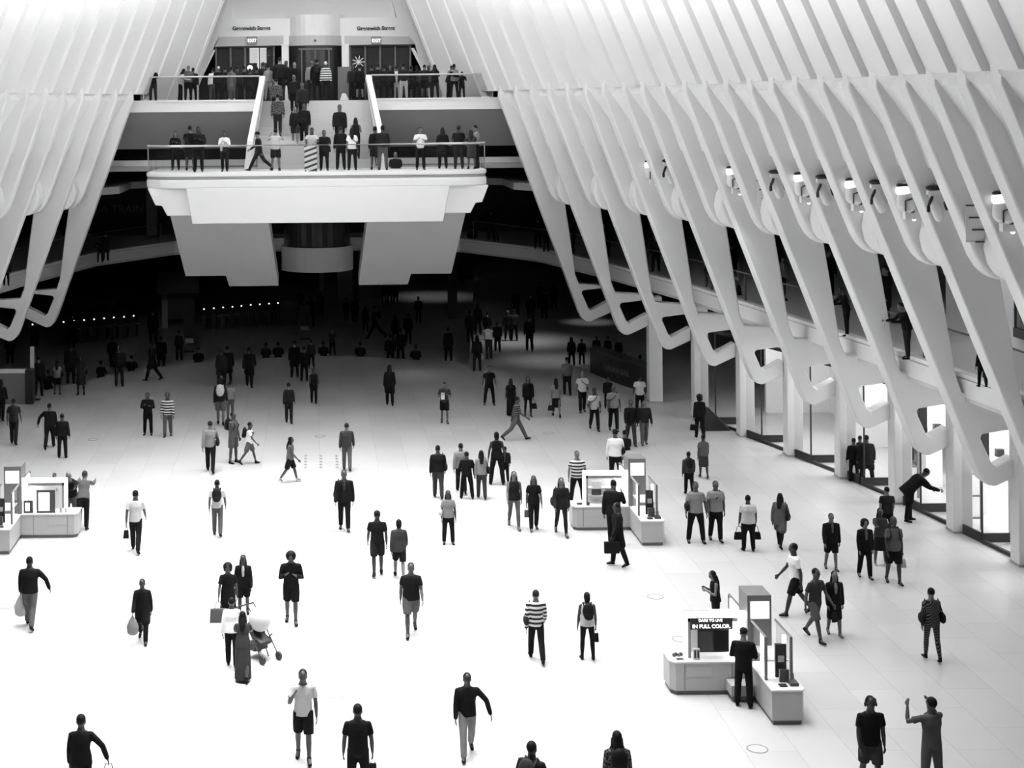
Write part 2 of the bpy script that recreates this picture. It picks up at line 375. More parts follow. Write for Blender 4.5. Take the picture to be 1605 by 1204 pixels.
for px, py, l in ((280, 37, 'upper left'), (256, 57.5, 'lower left'), (707, 32, 'upper right'), (731, 53, 'lower right')):
    D = 66.6; p = P(px, py, D)
    # bring the camera onto the rib surface
    for i in range(30):
        if abs(p.x) < Xi(D, p.z): D += .2
        p = P(px, py, D)
    t = MB().ball((0, 0, 0), .09, 8, 6).build('security_camera', DMET, loc=(p.x, p.y-.35, p.z)); tag(t, 'small dark surveillance camera fixed high on the ribs, %s of the doors' % l, 'camera')
    MB().box(-.03, .03, -.02, .35, -.03, .03).build('bracket', DMET, t)
# street level slab with stair opening, ledge fascia
sb = MB()
sb.box(-9.2, -2.35, 64, 77, 11.5, ZU); sb.box(2.35, 9.2, 64, 77, 11.5, ZU); sb.box(-2.35, 2.35, 64.0, 77, 11.5, ZU-.02)
sb.box(-24, -9.2, 66, 90, 11.5, 11.9); sb.box(9.2, 24, 66, 90, 11.5, 11.9); sb.box(-9.2, 9.2, 77, 90, 11.5, 11.9)
struct(sb.build('floor', M('landing_stone', .45, .5, noise=.05)))
for s in (-1, 1):
    nm = 'left' if s < 0 else 'right'
    t = MB().prism([(s*2.4, ZU), (s*8.15, ZU), (s*8.1, 11.5), (s*2.45, 11.5)], 63.85, 64.0); struct(t.build('trim_4', WHITE))
    t = MB().prism([(s*2.4, ZU+.05), (s*8.1, ZU+.05), (s*8.1, ZU-.02), (s*2.4, ZU-.02)], 63.78, 64.1); struct(t.build('trim_5', WHITE))
    # grey wall below the ledge
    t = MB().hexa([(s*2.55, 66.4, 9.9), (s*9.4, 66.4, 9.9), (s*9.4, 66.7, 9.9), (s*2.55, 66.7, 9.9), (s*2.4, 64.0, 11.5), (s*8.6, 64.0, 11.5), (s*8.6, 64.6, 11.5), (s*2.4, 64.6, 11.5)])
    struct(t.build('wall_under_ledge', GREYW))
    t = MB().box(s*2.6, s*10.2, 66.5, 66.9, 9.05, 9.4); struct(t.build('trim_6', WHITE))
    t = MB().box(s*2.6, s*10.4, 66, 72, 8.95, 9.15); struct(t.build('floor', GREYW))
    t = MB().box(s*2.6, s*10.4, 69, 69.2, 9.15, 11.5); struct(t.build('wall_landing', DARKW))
# glass railings
def railing(name, pts, z, h, label, mat=STEEL, posts=True, rad=.035, gl=GLASS, group=None):
    o = empty(name, (pts[0][0], pts[0][1], z)); tag(o, label, 'railing', group); q = [(x-pts[0][0], y-pts[0][1]) for x, y in pts]
    MB().tube([(x, y, h) for x, y in q], [rad]*len(q), 8).build('handrail', mat, o)
    g = MB()
    for (a, b), (c, d) in zip(q, q[1:]):
        L = math.hypot(c-a, d-b); nx, ny = -(d-b)/L*.01, (c-a)/L*.01
        g.hexa([(a-nx, b-ny, .06), (c-nx, d-ny, .06), (c+nx, d+ny, .06), (a+nx, b+ny, .06), (a-nx, b-ny, h-.03), (c-nx, d-ny, h-.03), (c+nx, d+ny, h-.03), (a+nx, b+ny, h-.03)])
    g.build('glass_panel', gl, o)
    if posts:
        for x, y in (q[0], q[-1]): MB().box(x-.02, x+.02, y-.02, y+.02, .05, h).build('post', mat, o)
    return o
railing('glass_railing', [(-7.2, 64.1), (-2.35, 64.1)], ZU+.03, 1.0, 'glass railing with thin metal handrail along the street level ledge, left of the stairs')
railing('glass_railing', [(2.35, 64.1), (7.4, 64.1)], ZU+.03, 1.0, 'glass railing with thin metal handrail along the street level ledge, right of the stairs')
# staircase
N = 15; st = MB()
for i in range(N):
    y0 = 60.9 + i*3.2/N; z1 = ZP + (i+1)*(ZU-.02-ZP)/N
    st.box(-2.35, 2.35, y0, 64.15, z1-(ZU-ZP)/N, z1)
t = st.build('staircase', M('stair_stone', .42, .5, noise=.06)); tag(t, 'wide grey stone staircase from the balcony up to street level', 'staircase')
for s in (-1, 1):
    t = MB().hexa([(s*2.55, 60.3, ZP), (s*2.85, 60.3, ZP), (s*2.5, 64.1, ZU), (s*2.2, 64.1, ZU), (s*2.5, 60.3, ZP+1.15), (s*2.72, 60.3, ZP+1.15), (s*2.32, 64.1, ZU+1.05), (s*2.1, 64.1, ZU+1.05)])
    t = t.build('stair_parapet', WHITE, bevel=.03); tag(t, 'solid white sloping parapet on the %s of the stairs' % ('left' if s < 0 else 'right'), 'parapet')
    MB().tube([(s*2.5, 60.35, ZP+.95), (s*2.1, 64.0, ZU+.9)], [.03, .03], 6).build('handrail', STEEL, t)
# projecting balcony
def plat(off, y0, rr=1.3):
    pts = []
    for s in (-1, 1):
        c = []
        for a in range(0, 7):
            t = a/6*PI/2; c.append((s*(6.55-off-rr+rr*math.cos(t)), y0+rr*.8-rr*.8*math.sin(t)))
        pts += c if s > 0 else c[::-1][::-1]
    left = [(x, y) for x, y in pts[:7]]; right = pts[7:]
    return [(-(6.55-off), 61.6)] + left + right[::-1] + [((6.55-off), 61.6)]
b = empty('projecting_balcony', (0, 58, ZP)); tag(b, 'white projecting balcony at the foot of the stairs, stepped underneath', 'balcony')
def pb(off, y0, z0, z1, name, mat=WHITE, bev=.03):
    MB().prism([(x, y-58) for x, y in plat(off, y0)], z0-ZP, z1-ZP, 'z').build(name, mat, b, bevel=bev)
pb(0, 58.0, 9.05, ZP, 'edge_strip'); pb(.03, 58.04, 8.95, 9.05, 'shadow_gap', M('gap_grey', .3)); pb(0, 58.0, 8.6, 8.95, 'upper_fascia', bev=.08)
MB().prism([(-6.45, 8.62-ZP), (6.55, 8.62-ZP), (6.3, 7.97-ZP), (6.05, 7.95-ZP), (5.85, 7.56-ZP), (-5.7, 7.56-ZP), (-5.9, 7.95-ZP), (-6.15, 7.97-ZP)], .28, 3.4).build('stepped_haunch', WHITE, b, bevel=.04)
MB().prism([(-4.95, 8.62-ZP), (5.05, 8.62-ZP), (4.78, 7.27-ZP), (-4.72, 7.27-ZP)], .0, .3).build('front_beam', WHITE, b, bevel=.03)
MB().box(-6.5, 6.5, 2, 6, -.55, -.02).build('deck', M('landing_stone', .45), b)
for s in (-1, 1):
    t = empty('escalator_soffit', (0, 58.6, 0)); tag(t, 'sloping grey underside of the %s flight below the projecting balcony' % ('left' if s < 0 else 'right'), 'stair underside')
    c = lambda x: x if s < 0 else -x+.08
    def wedge(a0, a1, b0, b1, zt, zb, nm):
        MB().hexa([(c(b0), 4.1, zb), (c(b1), 4.1, zb), (c(b1), 5.2, zb+.3), (c(b0), 5.2, zb+.3), (c(a0), 0, zt), (c(a1), 0, zt), (c(a1), 1.2, zt+.3), (c(a0), 1.2, zt+.3)]).build(nm, M('soffit_white', .6, .6, noise=.05, scale=.8), t)
    wedge(-5.72, -1.95, -5.4, -1.66, 8.0, 4.78, 'sloping_panel'); MB().hexa([(c(-3.65), 4.7, 4.28), (c(-1.62), 4.7, 4.28), (c(-1.62), 5.6, 4.6), (c(-3.65), 5.6, 4.6), (c(-3.75), 4.1, 4.78), (c(-1.66), 4.1, 4.78), (c(-1.66), 5.2, 5.08), (c(-3.75), 5.2, 5.08)]).build('stepped_end', M('soffit_white', .6), t)
bp = plat(.06, 58.06)
railing('glass_railing', bp[1:-1], ZP, 1.02, 'curved glass railing with a bright metal handrail around the projecting balcony', STEEL, True, .045)
# ------------------------------------------------------------------ level two
def slab(side):
    S = lambda x: side*x; pts = []; Ds = [24, 30, 37, 44, 51, 58, 63, 66, 70, 73.6, 76.5, 78.8]
    inner = [(S(XF(D)), D) for D in Ds] + [(0, 80.6)]
    nm = 'right' if side > 0 else 'left'
    w = MB(); w.prism(inner + [(0, 113), (S(25), 113), (S(25), 24)], 4.1, ZB, 'z'); struct(w.build('floor', M('slab_white', .62, .5, noise=.04)))
    f = MB()
    for (a, b2), (c, d) in zip(inner, inner[1:]):
        f.hexa([(a, b2, 4.2), (c, d, 4.2), (c+S(.25), d+.05, 4.2), (a+S(.25), b2+.05, 4.2), (a-S(.04), b2, 4.66), (c-S(.04), d, 4.66), (c+S(.25), d+.05, 4.66), (a+S(.25), b2+.05, 4.66)])
    struct(f.build('trim_7', WHITE))
    f = MB()
    for (a, b2), (c, d) in zip(inner, inner[1:]):
        f.hexa([(a-S(.06), b2-.03, 4.7), (c-S(.06), d-.03, 4.7), (c+S(.25), d, 4.7), (a+S(.25), b2, 4.7), (a-S(.06), b2-.03, 4.8), (c-S(.06), d-.03, 4.8), (c+S(.25), d, 4.8), (a+S(.25), b2, 4.8)])
    struct(f.build('trim_8', WHITE))
    # ceiling over level two
    c = MB(); c.prism([(S(Xi(D, 7.8)+1.7), D) for D in (24, 30, 37, 44, 51, 58, 62)] + [(S(8.5), 66), (S(8.5), 70), (S(0), 74), (S(0), 113), (S(25), 113), (S(25), 24)], 8.0, 8.3, 'z'); struct(c.build('ceiling', M('ceil_dim', .3, .7)))
    bays = [(59, 62.5)] + [(59-3.03*j-3.03, 59-3.03*j) for j in range(11)] + [(62.5, 70), (70, 78)]
    for n2, (y0, y1) in enumerate(bays):
        q = [(S(XF(y)+.08), y) for y in (y1-.03, y0+.03)]
        railing('glass_railing', q, ZB+.05, 1.0, 'dark topped glass rail on level two, %s side, %s panel' % (nm, ['second', 'third', 'fourth', 'fifth', 'sixth', 'seventh', 'eighth', 'ninth', 'tenth', 'eleventh', 'twelfth', 'thirteenth', 'first behind the balcony', 'furthest'][n2]), DMET, True, .028, group='level two glass rails')
slab(1); slab(-1)
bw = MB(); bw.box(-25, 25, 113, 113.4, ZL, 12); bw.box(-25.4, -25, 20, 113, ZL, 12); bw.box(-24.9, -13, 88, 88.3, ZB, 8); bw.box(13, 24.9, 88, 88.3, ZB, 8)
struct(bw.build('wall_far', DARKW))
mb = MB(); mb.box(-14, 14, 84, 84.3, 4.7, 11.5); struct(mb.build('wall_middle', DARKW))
# shop front wall behind the level two walkway (right side)
w = MB(); w.box(19.4, 19.7, 24, 47, ZB, 8); w.box(19.4, 25, 47, 47.3, ZB, 8); struct(w.build('wall_shops', WALLW))
w = MB(); w.box(25, 25.3, 20, 113, ZL, 12); struct(w.build('wall_outer', WALLW))
for j, y in enumerate((35.2, 38.2, 41.2)):
    t = empty('shop_window', (19.3, y, ZB+.5)); tag(t, 'tall dark framed shop window on level two, %s from the right edge of the view' % ['nearest', 'second', 'third'][j], 'window')
    MB().box(-.03, .03, -1.2, -1.14, 0, 2.6).box(-.03, .03, 1.14, 1.2, 0, 2.6).box(-.06, .06, -1.2, 1.2, -.1, .15).build('frame', DMET, t)
    MB().box(-.01, .01, -1.14, 1.14, .15, 2.6).build('pane', GLASSD, t)
# pillar and faint sign deep on the left of level two
p = G(239, 372, ZB); t = MB().box(-.28, .28, -.28, .28, 0, 3.3).build('pillar', M('pillar_dim', .16, .6), loc=(p.x, p.y, ZB)); tag(t, 'dim grey pillar on level two left of the projecting balcony', 'pillar')
MB().box(-.3, .3, -.3, .3, 0, .12).build('base', DARKW, t)
p = P(192, 328, 83.8); t = text('wall_lettering', 'THIS IS A TRAIN METAL', M('dim_letters', .12, .6), (p.x, 83.7, p.z), .62, depth=.02); tag(t, 'faint grey capital letters on the dark wall left of the projecting balcony', 'sign')
# ------------------------------------------------------------------ concourse shop fronts (right side)
sc = MB()
CD = [59.7-3.03*j for j in range(12)]
CD[0] = 59.9
for j, D in enumerate(CD):
    x = Xc(D)
    t = MB().box(-.02, .5, -.26, .26, 0, 4.12).build('column', M('column_white', .72, .5, noise=.04), loc=(x, D, 0), bevel=.03)
    tag(t, 'square white column of the concourse shop front, %s from the dark end' % ['first', 'second', 'third', 'fourth', 'fifth', 'sixth', 'seventh', 'eighth', 'ninth', 'tenth', 'eleventh', 'twelfth'][j], 'column', 'white shop front columns')
    MB().box(-.03, .51, -.27, .27, 0, .06).build('base', GREYW, t)
    if j == 0: continue
    if j < len(CD)-1:
        D2 = CD[j+1]; x2 = Xc(D2)
        t = empty('glass_shop_door', (x+.2, D-.28, 0)); tag(t, 'clear glass shop front with black floor rail, %s bay from the dark end' % ['first', 'first', 'second', 'third', 'fourth', 'fifth', 'sixth', 'seventh', 'eighth', 'ninth', 'tenth', 'eleventh'][j], 'glass door', 'glass shop fronts')
        dx, dy = x2-x, D2-D+.5
        def seg(a, b, z0, z1, th, nm, mat):
            MB().hexa([(dx*a, dy*a, z0), (dx*b, dy*b, z0), (dx*b+th, dy*b, z0), (dx*a+th, dy*a, z0), (dx*a, dy*a, z1), (dx*b, dy*b, z1), (dx*b+th, dy*b, z1), (dx*a+th, dy*a, z1)]).build(nm, mat, t)
        seg(0, .35, .0, .26, .06, 'bottom_rail', BLACK); seg(.35, 1, 0, .10, .08, 'floor_track', BLACK); seg(0, 1, 3.3, 3.42, .06, 'top_rail', BLACK)
        seg(0, .35, .26, 3.3, .02, 'pane', GLASS); seg(.94, 1, .1, .34, .12, 'end_block', BLACK)
        MB().box(dx*.35, dx*.35+.04, dy*.35-.02, dy*.35+.02, .1, 3.4).build('stile', BLACK, t)
        MB().box(dx*.35, dx*.35+1.0, dy*.35-.03, dy*.35+.03, .02, .26).box(dx*.35+.96, dx*.35+1.0, dy*.35-.02, dy*.35+.02, .26, 2.4).build('door_leaf_rail', BLACK, t)
        MB().box(dx*.35, dx*.35+1.0, dy*.35-.01, dy*.35+.01, .26, 2.4).build('door_leaf', GLASS, t)
# partitions and ceiling inside the shops
w = MB(); w.box(19.2, 19.4, 48, 61, 0, 4.1); w.box(22, 22.2, 20, 48, 0, 4.1); w.box(18.0, 22, 51.6, 51.8, 0, 4.1); w.box(19.6, 22, 45, 45.2, 0, 4.1); w.box(16.8, 19.2, 57.5, 57.7, 0, 4.1)
struct(w.build('wall_shop_interior', WALLW))
w = MB()
for y in (46.5, 43.4, 40.4, 37.3): w.box(18.3, 18.8, y-.3, y+.3, 0, 4.1)
struct(w.build('wall_shop_pier', WALLW))
for k, (px, py, g) in enumerate(((1200, 672, .03), (1290, 700, .05), (1128, 660, .02))):
    pass
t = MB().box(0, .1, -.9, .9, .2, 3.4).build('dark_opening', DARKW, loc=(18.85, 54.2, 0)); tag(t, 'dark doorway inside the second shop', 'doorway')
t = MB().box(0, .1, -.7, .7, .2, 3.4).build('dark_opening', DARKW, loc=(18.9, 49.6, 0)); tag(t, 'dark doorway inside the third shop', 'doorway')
for j, (x, y) in enumerate(((20.5, 43), (20.5, 39.5), (20.5, 36))):
    area('shop_light', (x, y, 3.9), (0, 0, 0), 2, 2.5, 170)
for x, y, e in ((17.6, 48.3, 150), (17.0, 52, 130), (16.2, 55.6, 50), (20, 48, 60), (18.4, 44.5, 90)): area('shop_light', (x, y, 3.95), (0, 0, 0), 1.5, 2, e)
area('shop_light', (18, 36, 7.8), (0, 0, 0), 1, 16, 150)
# display shelves and ladder racks inside the shops
for j, (px, py, D) in enumerate(((1424, 757, 44.0), (1524, 780, 40.6))):
    u, v = uv(px, py); x = u*D/FPX; z = CZ-v*D/FPX
    t = empty('ladder_rack', (x+.5, D+1.0, 0)); tag(t, 'narrow grey ladder shaped rack inside the shop, %s of two' % ['left', 'right'][j], 'rack')
    for s in (-.17, .17): MB().box(s-.03, s+.03, -.03, .03, 0, 1.9).build('upright', M('rack_grey', .25), t)
    for z in (.3, .9, 1.5): MB().box(-.17, .17, -.02, .02, z, z+.05).build('rung', M('rack_grey', .25), t)
for j, (px, py, D, l) in enumerate(((1440, 655, 43.0, 'left'), (1537, 700, 39.8, 'right'))):
    p = P(px, py, D); t = empty('display_shelf', (p.x+.5, p.y+.6, 0)); tag(t, 'bright display shelf with dark goods seen through the %s rib window' % l, 'shelf')
    MB().box(-.5, .5, 0, .1, 2.3, 3.6).build('back_panel', GLOW2, t)
    MB().box(-.5, .5, -.35, 0, 1.95, 2.02).build('shelf_board', DMET, t); MB().box(-.35, -.1, -.2, -.05, 2.05, 3.3).build('hanging_coat', BLACK, t)
    MB().box(.1, .3, -.2, -.05, 2.3, 2.5).build('framed_picture', DMET, t)
# wall lamps in the niches between the ribs
def hit(px, py):
    bpy.context.view_layer.update(); dg = bpy.context.evaluated_depsgraph_get(); o = Vector((0, 0, CZ)); d = (P(px, py, 50)-o).normalized()
    ok, loc, nrm, idx, ob, mx = SC.ray_cast(dg, o, d); return loc, d
def niche(px, py):
    loc, d = hit(px, py); loc = loc - d*.16
    return loc.y+.1, loc.x, loc.z
def niche_old(px, py):
    lo_, hi = 24.0, 62.0
    for _ in range(40):
        D = (lo_+hi)/2; z = P(px, py, D).z; x = Xi(D, z)+.62
        if x/D*FPX > uv(px, py)[0]: lo_ = D
        else: hi = D
    return D, x, z
def lampA(px, py, label):
    D, x, z = niche(px, py); t = empty('wall_spotlight', (x, D-.1, z), 0, 1.15); tag(t, label, 'wall lamp', 'niche lamps')
    MB().ball((0, 0, .36), (.15, .13, .06), 12, 6).build('dark_cap', BLACK, t)
    MB().tube([(0, 0, .22), (0, 0, .30)], [.15, .15], 14).build('lamp_head', TSCR, t, smooth=True)
    MB().tube([(.02, 0, -.05), (.02, 0, .16)], [.16, .15], 12).build('housing', WHITE, t, smooth=True)
    MB().tube([(.1, -.1, -.12), (.1, -.1, .06)], [.1, .1], 10).build('front_cylinder', WHITE, t, smooth=True)
    MB().tube([(-.02, -.17, -.15), (-.02, -.17, .05), (.1, -.2, .1)], [.018]*3, 6).build('bracket_arm', DMET, t)
    MB().box(.0, .3, -.1, .06, -.34, -.18).build('bottom_plate', WHITE, t); MB().ball((.2, -.05, -.33), .05, 8, 6).build('bulb', LAMP, t)
    spot('niche_light', (x-.6, D-.5, z-.4), 60 if D > 52 else 260, 120, .8, (0, math.radians(12), 0), .15)
    MB().box(.1, .17, -.16, -.1, -.2, -.08).build('latch', DMET, t)
def lampB(px, py, label):
    D, x, z = niche(px, py); t = empty('wall_projector', (x, D-.1, z), 0, 1.15); tag(t, label, 'wall lamp', 'niche lamps')
    MB().ball((-.03, 0, .3), (.17, .12, .06), 12, 6).build('dark_cap', BLACK, t)
    MB().ball((.06, 0, .4), (.08, .08, .07), 10, 6).build('knob', M('lamp_grey', .4), t)
    MB().box(-.16, .1, -.06, .06, .16, .25).build('head', WHITE, t)
    MB().tube([(-.06, 0, .15), (.0, 0, -.1), (.08, 0, -.3)], [.06, .1, .1], 10).build('stem', WHITE, t, smooth=True)
    for a, b2 in (((-.1, -.08, .12), (-.16, -.08, -.02)), ((-.17, -.08, -.06), (-.17, -.08, -.16)), ((.16, -.08, .0), (.2, -.08, -.12))):
        MB().tube([a, b2], [.035, .035], 8).build('clamp', BLACK, t)
nth = ['first', 'second', 'third', 'fourth', 'fifth', 'sixth']
for i, (px, py) in enumerate(((1018, 272), (1147, 284), (1254, 296), (1335, 307), (1416, 318), (1568, 334))):
    lampA(px, py, 'round white wall lamp with dark cap in a niche, %s of its kind' % nth[i])
for i, (px, py) in enumerate(((1048, 268), (1217, 288), (1291, 297), (1376, 307), (1466, 318))):
    lampB(px, py, 'two-armed white wall projector with black clamps in a niche, %s of its kind' % nth[i])
for i, (px, py) in enumerate(((1190, 300), (1520, 345))):
    D, x, z = niche(px, py); t = empty('louvre_panel', (x+.15, D, z)); tag(t, 'ladder-like vent panel with dark slats in a rib niche, %s of the two' % ['left', 'right'][i], 'vent')
    MB().box(-.2, .3, 0, .03, -.5, .4).build('panel', WHITE, t)
    for k in range(4): MB().box(-.2+.07*k, .12+.07*k, -.03, 0, .3-.27*k, .335-.27*k).build('slat', DMET, t)
    MB().tube([(.25, -.03, .25), (.33, -.03, -.5)], [.02, .02], 5).build('cable', DMET, t)
# floor rings
for i, (px, py, l) in enumerate(((527, 1089.5, 'near the man in black shorts'), (1187, 1174, 'in front of the nearest kiosk'), (1027, 935.5, 'beyond the nearest kiosk in open floor'), (1067, 1002, 'beside the nearest kiosk'), (10, 950, 'at the left edge of the floor'), (531, 831, 'at the feet of the man in the suit'), (146, 689, 'behind the left kiosk'), (502, 684, 'beyond the young woman with long hair'), (860, 679, 'beside the striding man in grey trousers'))):
    g = G(px, py, 0); t = MB(); n = 24; R = .18
    vs = []
    for k in range(n):
        a = 2*PI*k/n
        for r, z in ((R-.012, 0), (R-.012, .006), (R+.012, .006), (R+.012, 0)): vs.append((r*math.cos(a), r*math.sin(a), z))
    t.add(vs, [[k*4+j, ((k+1) % n)*4+j, ((k+1) % n)*4+(j+1) % 4, k*4+(j+1) % 4] for k in range(n) for j in range(4)])
    t = t.build('floor_ring', M('ring_grey', .22, .5), loc=(g.x, g.y, 0)); tag(t, 'thin dark ring in the floor, %s' % l, 'floor ring')
    MB().cyl(0, 0, R-.012, 0, .003, 24).build('cover_disc', M('ring_disc', .5, .4), t)
for px in (479, 503, 528):
    g = G(px, 723, 0); t = MB()
    for k in range(5): t.box(-.05, .05, -.9+k*.4, -.8+k*.4, 0, .006)
    t.box(-.008, .008, -.95, .95, 0, .005)
    t = t.build('floor_socket_strip', M('ring_grey', .22), loc=(g.x, g.y, 0)); tag(t, 'row of small dark floor sockets in the marble, %s of three' % {479: 'left', 503: 'middle', 528: 'right'}[px], 'floor socket')
# ------------------------------------------------------------------ kiosks
def kiosk(X, Y, s, label, variant):
    k = empty('sales_kiosk', (X, Y, 0)); tag(k, label, 'kiosk', 'white sales kiosks')
    H = .66
    def box(n, x0, x1, y0, y1, z0, z1, m, bev=0): 
        a, b = (x0, x1) if s > 0 else (-x1, -x0)
        return MB().box(a, b, y0, y1, z0, z1).build(n, m, k, bevel=bev)
    def poly(n, pts, z0, z1, m, bev=0): return MB().prism([(s*x, y) for x, y in pts], z0, z1, 'z').build(n, m, k, bevel=bev)
    side = lambda e: [(-1.45+e, 0+e), (0, 0+e), (0, .65-e), (-1.55+e, .65-e), (-1.55+e, .12+e)]
    fr = lambda e: [(0+e, -1.5+e), (.56-e, -1.5+e), (.62-e, -1.4+e), (.62-e, 1.9-e), (0+e, 1.9-e)]
    poly('side_counter', side(0), .09, H-.03, COUNT); poly('side_plinth', side(.03), 0, .09, PLINTH); poly('side_worktop', side(-.015), H-.03, H, CTOP)
    poly('front_counter', fr(0), .09, H-.03, COUNT); poly('front_plinth', fr(.03), 0, .09, PLINTH); poly('front_worktop', fr(-.015), H-.03, H, CTOP)
    for x in (-1.28, -.35): box('panel_joint', x, x+.012, -.008, 0, .1, H-.04, M('joint', .18))
    box('drawer_front', -1.25, -.75, -.01, 0, .36, .56, COUNT, .005)
    # tower
    box('tower', -.03, .45, 0, .62, H, 1.96, TOWER, .01); box('tower_sign', .03, .40, -.02, 0, 1.50, 1.84, TSCR)
    # side display case: glowing frame
    box('lit_frame', -1.2, -.05, .14, .2, 1.47, 1.6, GLOW, .02); box('lit_frame', -1.26, -1.17, .14, .2, H, 1.6, GLOW, .02); box('lit_frame', -.16, -.03, .14, .2, H, 1.6, GLOW)
    box('inner_frame', -1.17, -.16, .2, .26, 1.38, 1.47, TOWER); box('inner_frame', -1.17, -1.10, .2, .26, H, 1.47, TOWER)
    box('case_back', -1.17, -.1, .56, .6, H, 1.5, M('case_back', .6, .5)); box('case_light', -.35, -.2, .3, .36, H+.05, 1.4, GLOW)
    # front display case: slanted top glass case
    for x in (0.02, .50): 
        a = [(s*x, -1.0, H), (s*(x+.05), -1.0, H), (s*(x+.05), -.95, H), (s*x, -.95, H)]
        MB().hexa(a + [(p[0], p[1], 1.47) for p in a]).build('case_post', TOWER, k)
        MB().tube([(s*(x+.025), -.98, 1.47), (s*(x+.025), 0, 1.47)], [.03, .03], 4).build('case_rail', TOWER, k)
    box('case_glass', .03, .04, -.97, 0, H, 1.45, GLASS); box('case_glass', .53, .54, -.97, 0, H, 1.45, GLASS)
    box('light_tube', .08, .13, -.55, -.48, H+.05, 1.40, GLOW); box('light_tube', .44, .50, -.75, -.68, H+.35, 1.42, GLOW)
    box('inner_shelf', .06, .5, -.9, -.1, .98, 1.0, CTOP); box('case_floor_light', .06, .5, -.9, -.05, H, H+.02, GLOW2)
    # rear case
    for x in (0.02, .50): MB().tube([(s*(x+.025), .62, 1.47), (s*(x+.025), 1.6, 1.47), (s*(x+.025), 1.6, H)], [.03]*3, 4).build('rear_case_rail', TOWER, k)
    box('rear_light_tube', .02, .08, .8, 1.5, 1.0, 1.42, GLOW); box('rear_glass', .53, .54, .62, 1.6, H, 1.45, GLASS)
    def item(n, x0, x1, y0, y1, z0, z1, m, lab, cat, bev=0):
        a, b = (x0, x1) if s > 0 else (-x1, -x0); cx, cy = (a+b)/2, (y0+y1)/2
        o = MB().box(a-cx, b-cx, y0-cy, y1-cy, 0, z1-z0).build(n, m, loc=(X+cx, Y+cy, z0), bevel=bev); tag(o, lab, cat); return o
    T = ['at the nearest kiosk', 'at the middle kiosk', 'at the left edge kiosk'][variant]
    r = item('product_display', .24, .45, -.93, -.87, H+.02, 1.32, BLACK, 'tall dark product display inside the front glass case ' + T, 'display')
    MB().box(-.06, .06, -.04, -.03, .3, .42).build('picture', M('pic_grey', .4), r)
    item('framed_card', .26, .44, -1.12, -1.08, H, H+.24, DMET, 'small framed card standing in front of the glass case ' + T, 'picture frame')
    item('sample_box', .2, .34, -1.35, -1.22, H, H+.02, BLACK, 'flat dark tray lying on the front counter ' + T, 'tray')
    o = item('sample_box', .4, .56, -1.33, -1.12, H, H+.06, DMET, 'low dark sample box on the front counter corner ' + T, 'box')
    o = item('cup', .54, .58, -.95, -.9, H, H+.1, BLACK, 'small black cup on the front counter ' + T, 'cup')
    if variant == 0:
        box('stool_box', -.47, -.02, -.4, -.02, .12, .33, COUNT, .01); box('stool_base', -.42, -.05, -.36, -.02, 0, .12, PLINTH)
        t = item('television', -.95, -.33, .24, .28, H+.1, H+.55, BLACK, 'flat black television screen on the side counter of the nearest kiosk', 'television')
        MB().box(-.1, .1, -.02, .02, .45, .56).build('camera_mount', BLACK, t)
        MB().box(-.29, .29, -.025, -.02, .03, .42).build('screen', M('tv_screen', .02, .1), t)
        sg = empty('lettered_sign', (X-.66, Y+.16, 1.30)); tag(sg, 'black sign reading IN FULL COLOR with white letters on the nearest kiosk', 'sign')
        MB().box(-.45, .38, 0, .04, -.06, .17).build('board', BLACK, sg)
        text('lettering', 'IN FULL COLOR.', LETW, (-.04, -.01, 0), .102, sg, bold=.001); text('lettering', 'DARE TO LIVE', LETW, (-.06, -.01, .12), .075, sg)
        fc = item('framed_card', -1.08, -.95, .1, .14, H, H+.22, CTOP, 'white card with two dark pictures beside the television', 'card')
        for xx in (-.045, .015): MB().box(xx, xx+.035, -.03, -.02, .04, .19).build('picture', BLACK, fc)
        for q in range(6):
            tag(MB().ball((0, 0, 0), .035, 8, 6).build('small_figurine', DMET, loc=(X-1.42+.05*q, Y+.3+.05*(q % 2), H+.035)), 'small dark figurine on the left end of the nearest kiosk counter', 'figurine', 'figurines on the kiosk counter')
        item('leaflet', -1.4, -1.25, .1, .2, H, H+.01, DMET, 'dark leaflet lying on the left end of the nearest kiosk counter', 'leaflet')
    if variant == 1:
        for i, (a, z) in enumerate(((-.98, 1.12), (-.6, 1.12), (-.98, .9), (-.6, .9))):
            item('boxed_product', a, a+.26, .3, .36, z, z+.15, [WHITE, GLOW2, DMET, TOWER][i], '%s boxed product %s in the lit case of the middle kiosk' % (['white', 'bright', 'dark', 'grey'][i], ['upper left', 'upper right', 'lower left', 'lower right'][i]), 'box')
        box('shelf', -1.1, -.16, .28, .5, 1.08, 1.1, CTOP); box('shelf', -1.1, -.16, .28, .5, .87, .89, CTOP)
        item('flat_handset', -1.4, -1.2, .2, .3, H, H+.03, BLACK, 'dark handset lying on the left end of the middle kiosk counter', 'handset')
        item('card_reader', -1.15, -1.08, .1, .17, H, H+.08, BLACK, 'small black card reader at the foot of the lit frame', 'card reader')
    if variant == 2:
        for i, (a, b2, h) in enumerate(((-.92, -.42, .62), (-.32, -.06, .34))):
            fr2 = item('picture_frame', a, b2, .1, .14, H, H+h, DMET, ['large dark frame with a pale picture on the left edge kiosk', 'small frame with a pale picture beside the large frame on the left edge kiosk'][i], 'picture frame')
            hw = (b2-a)/2-.05; MB().box(-hw, hw*.5, -.03, -.02, .06, h-.06).build('picture', GLOW2, fr2)
        for q in range(5):
            tag(MB().cyl(0, 0, .03, 0, .12, 10).build('small_bottle', [WHITE, STEEL][q % 2], loc=(X+1.0+.07*q, Y+.1+.04*(q % 2), H)), 'small pale bottle on the right end of the left edge kiosk counter', 'bottle', 'bottles on the left kiosk')
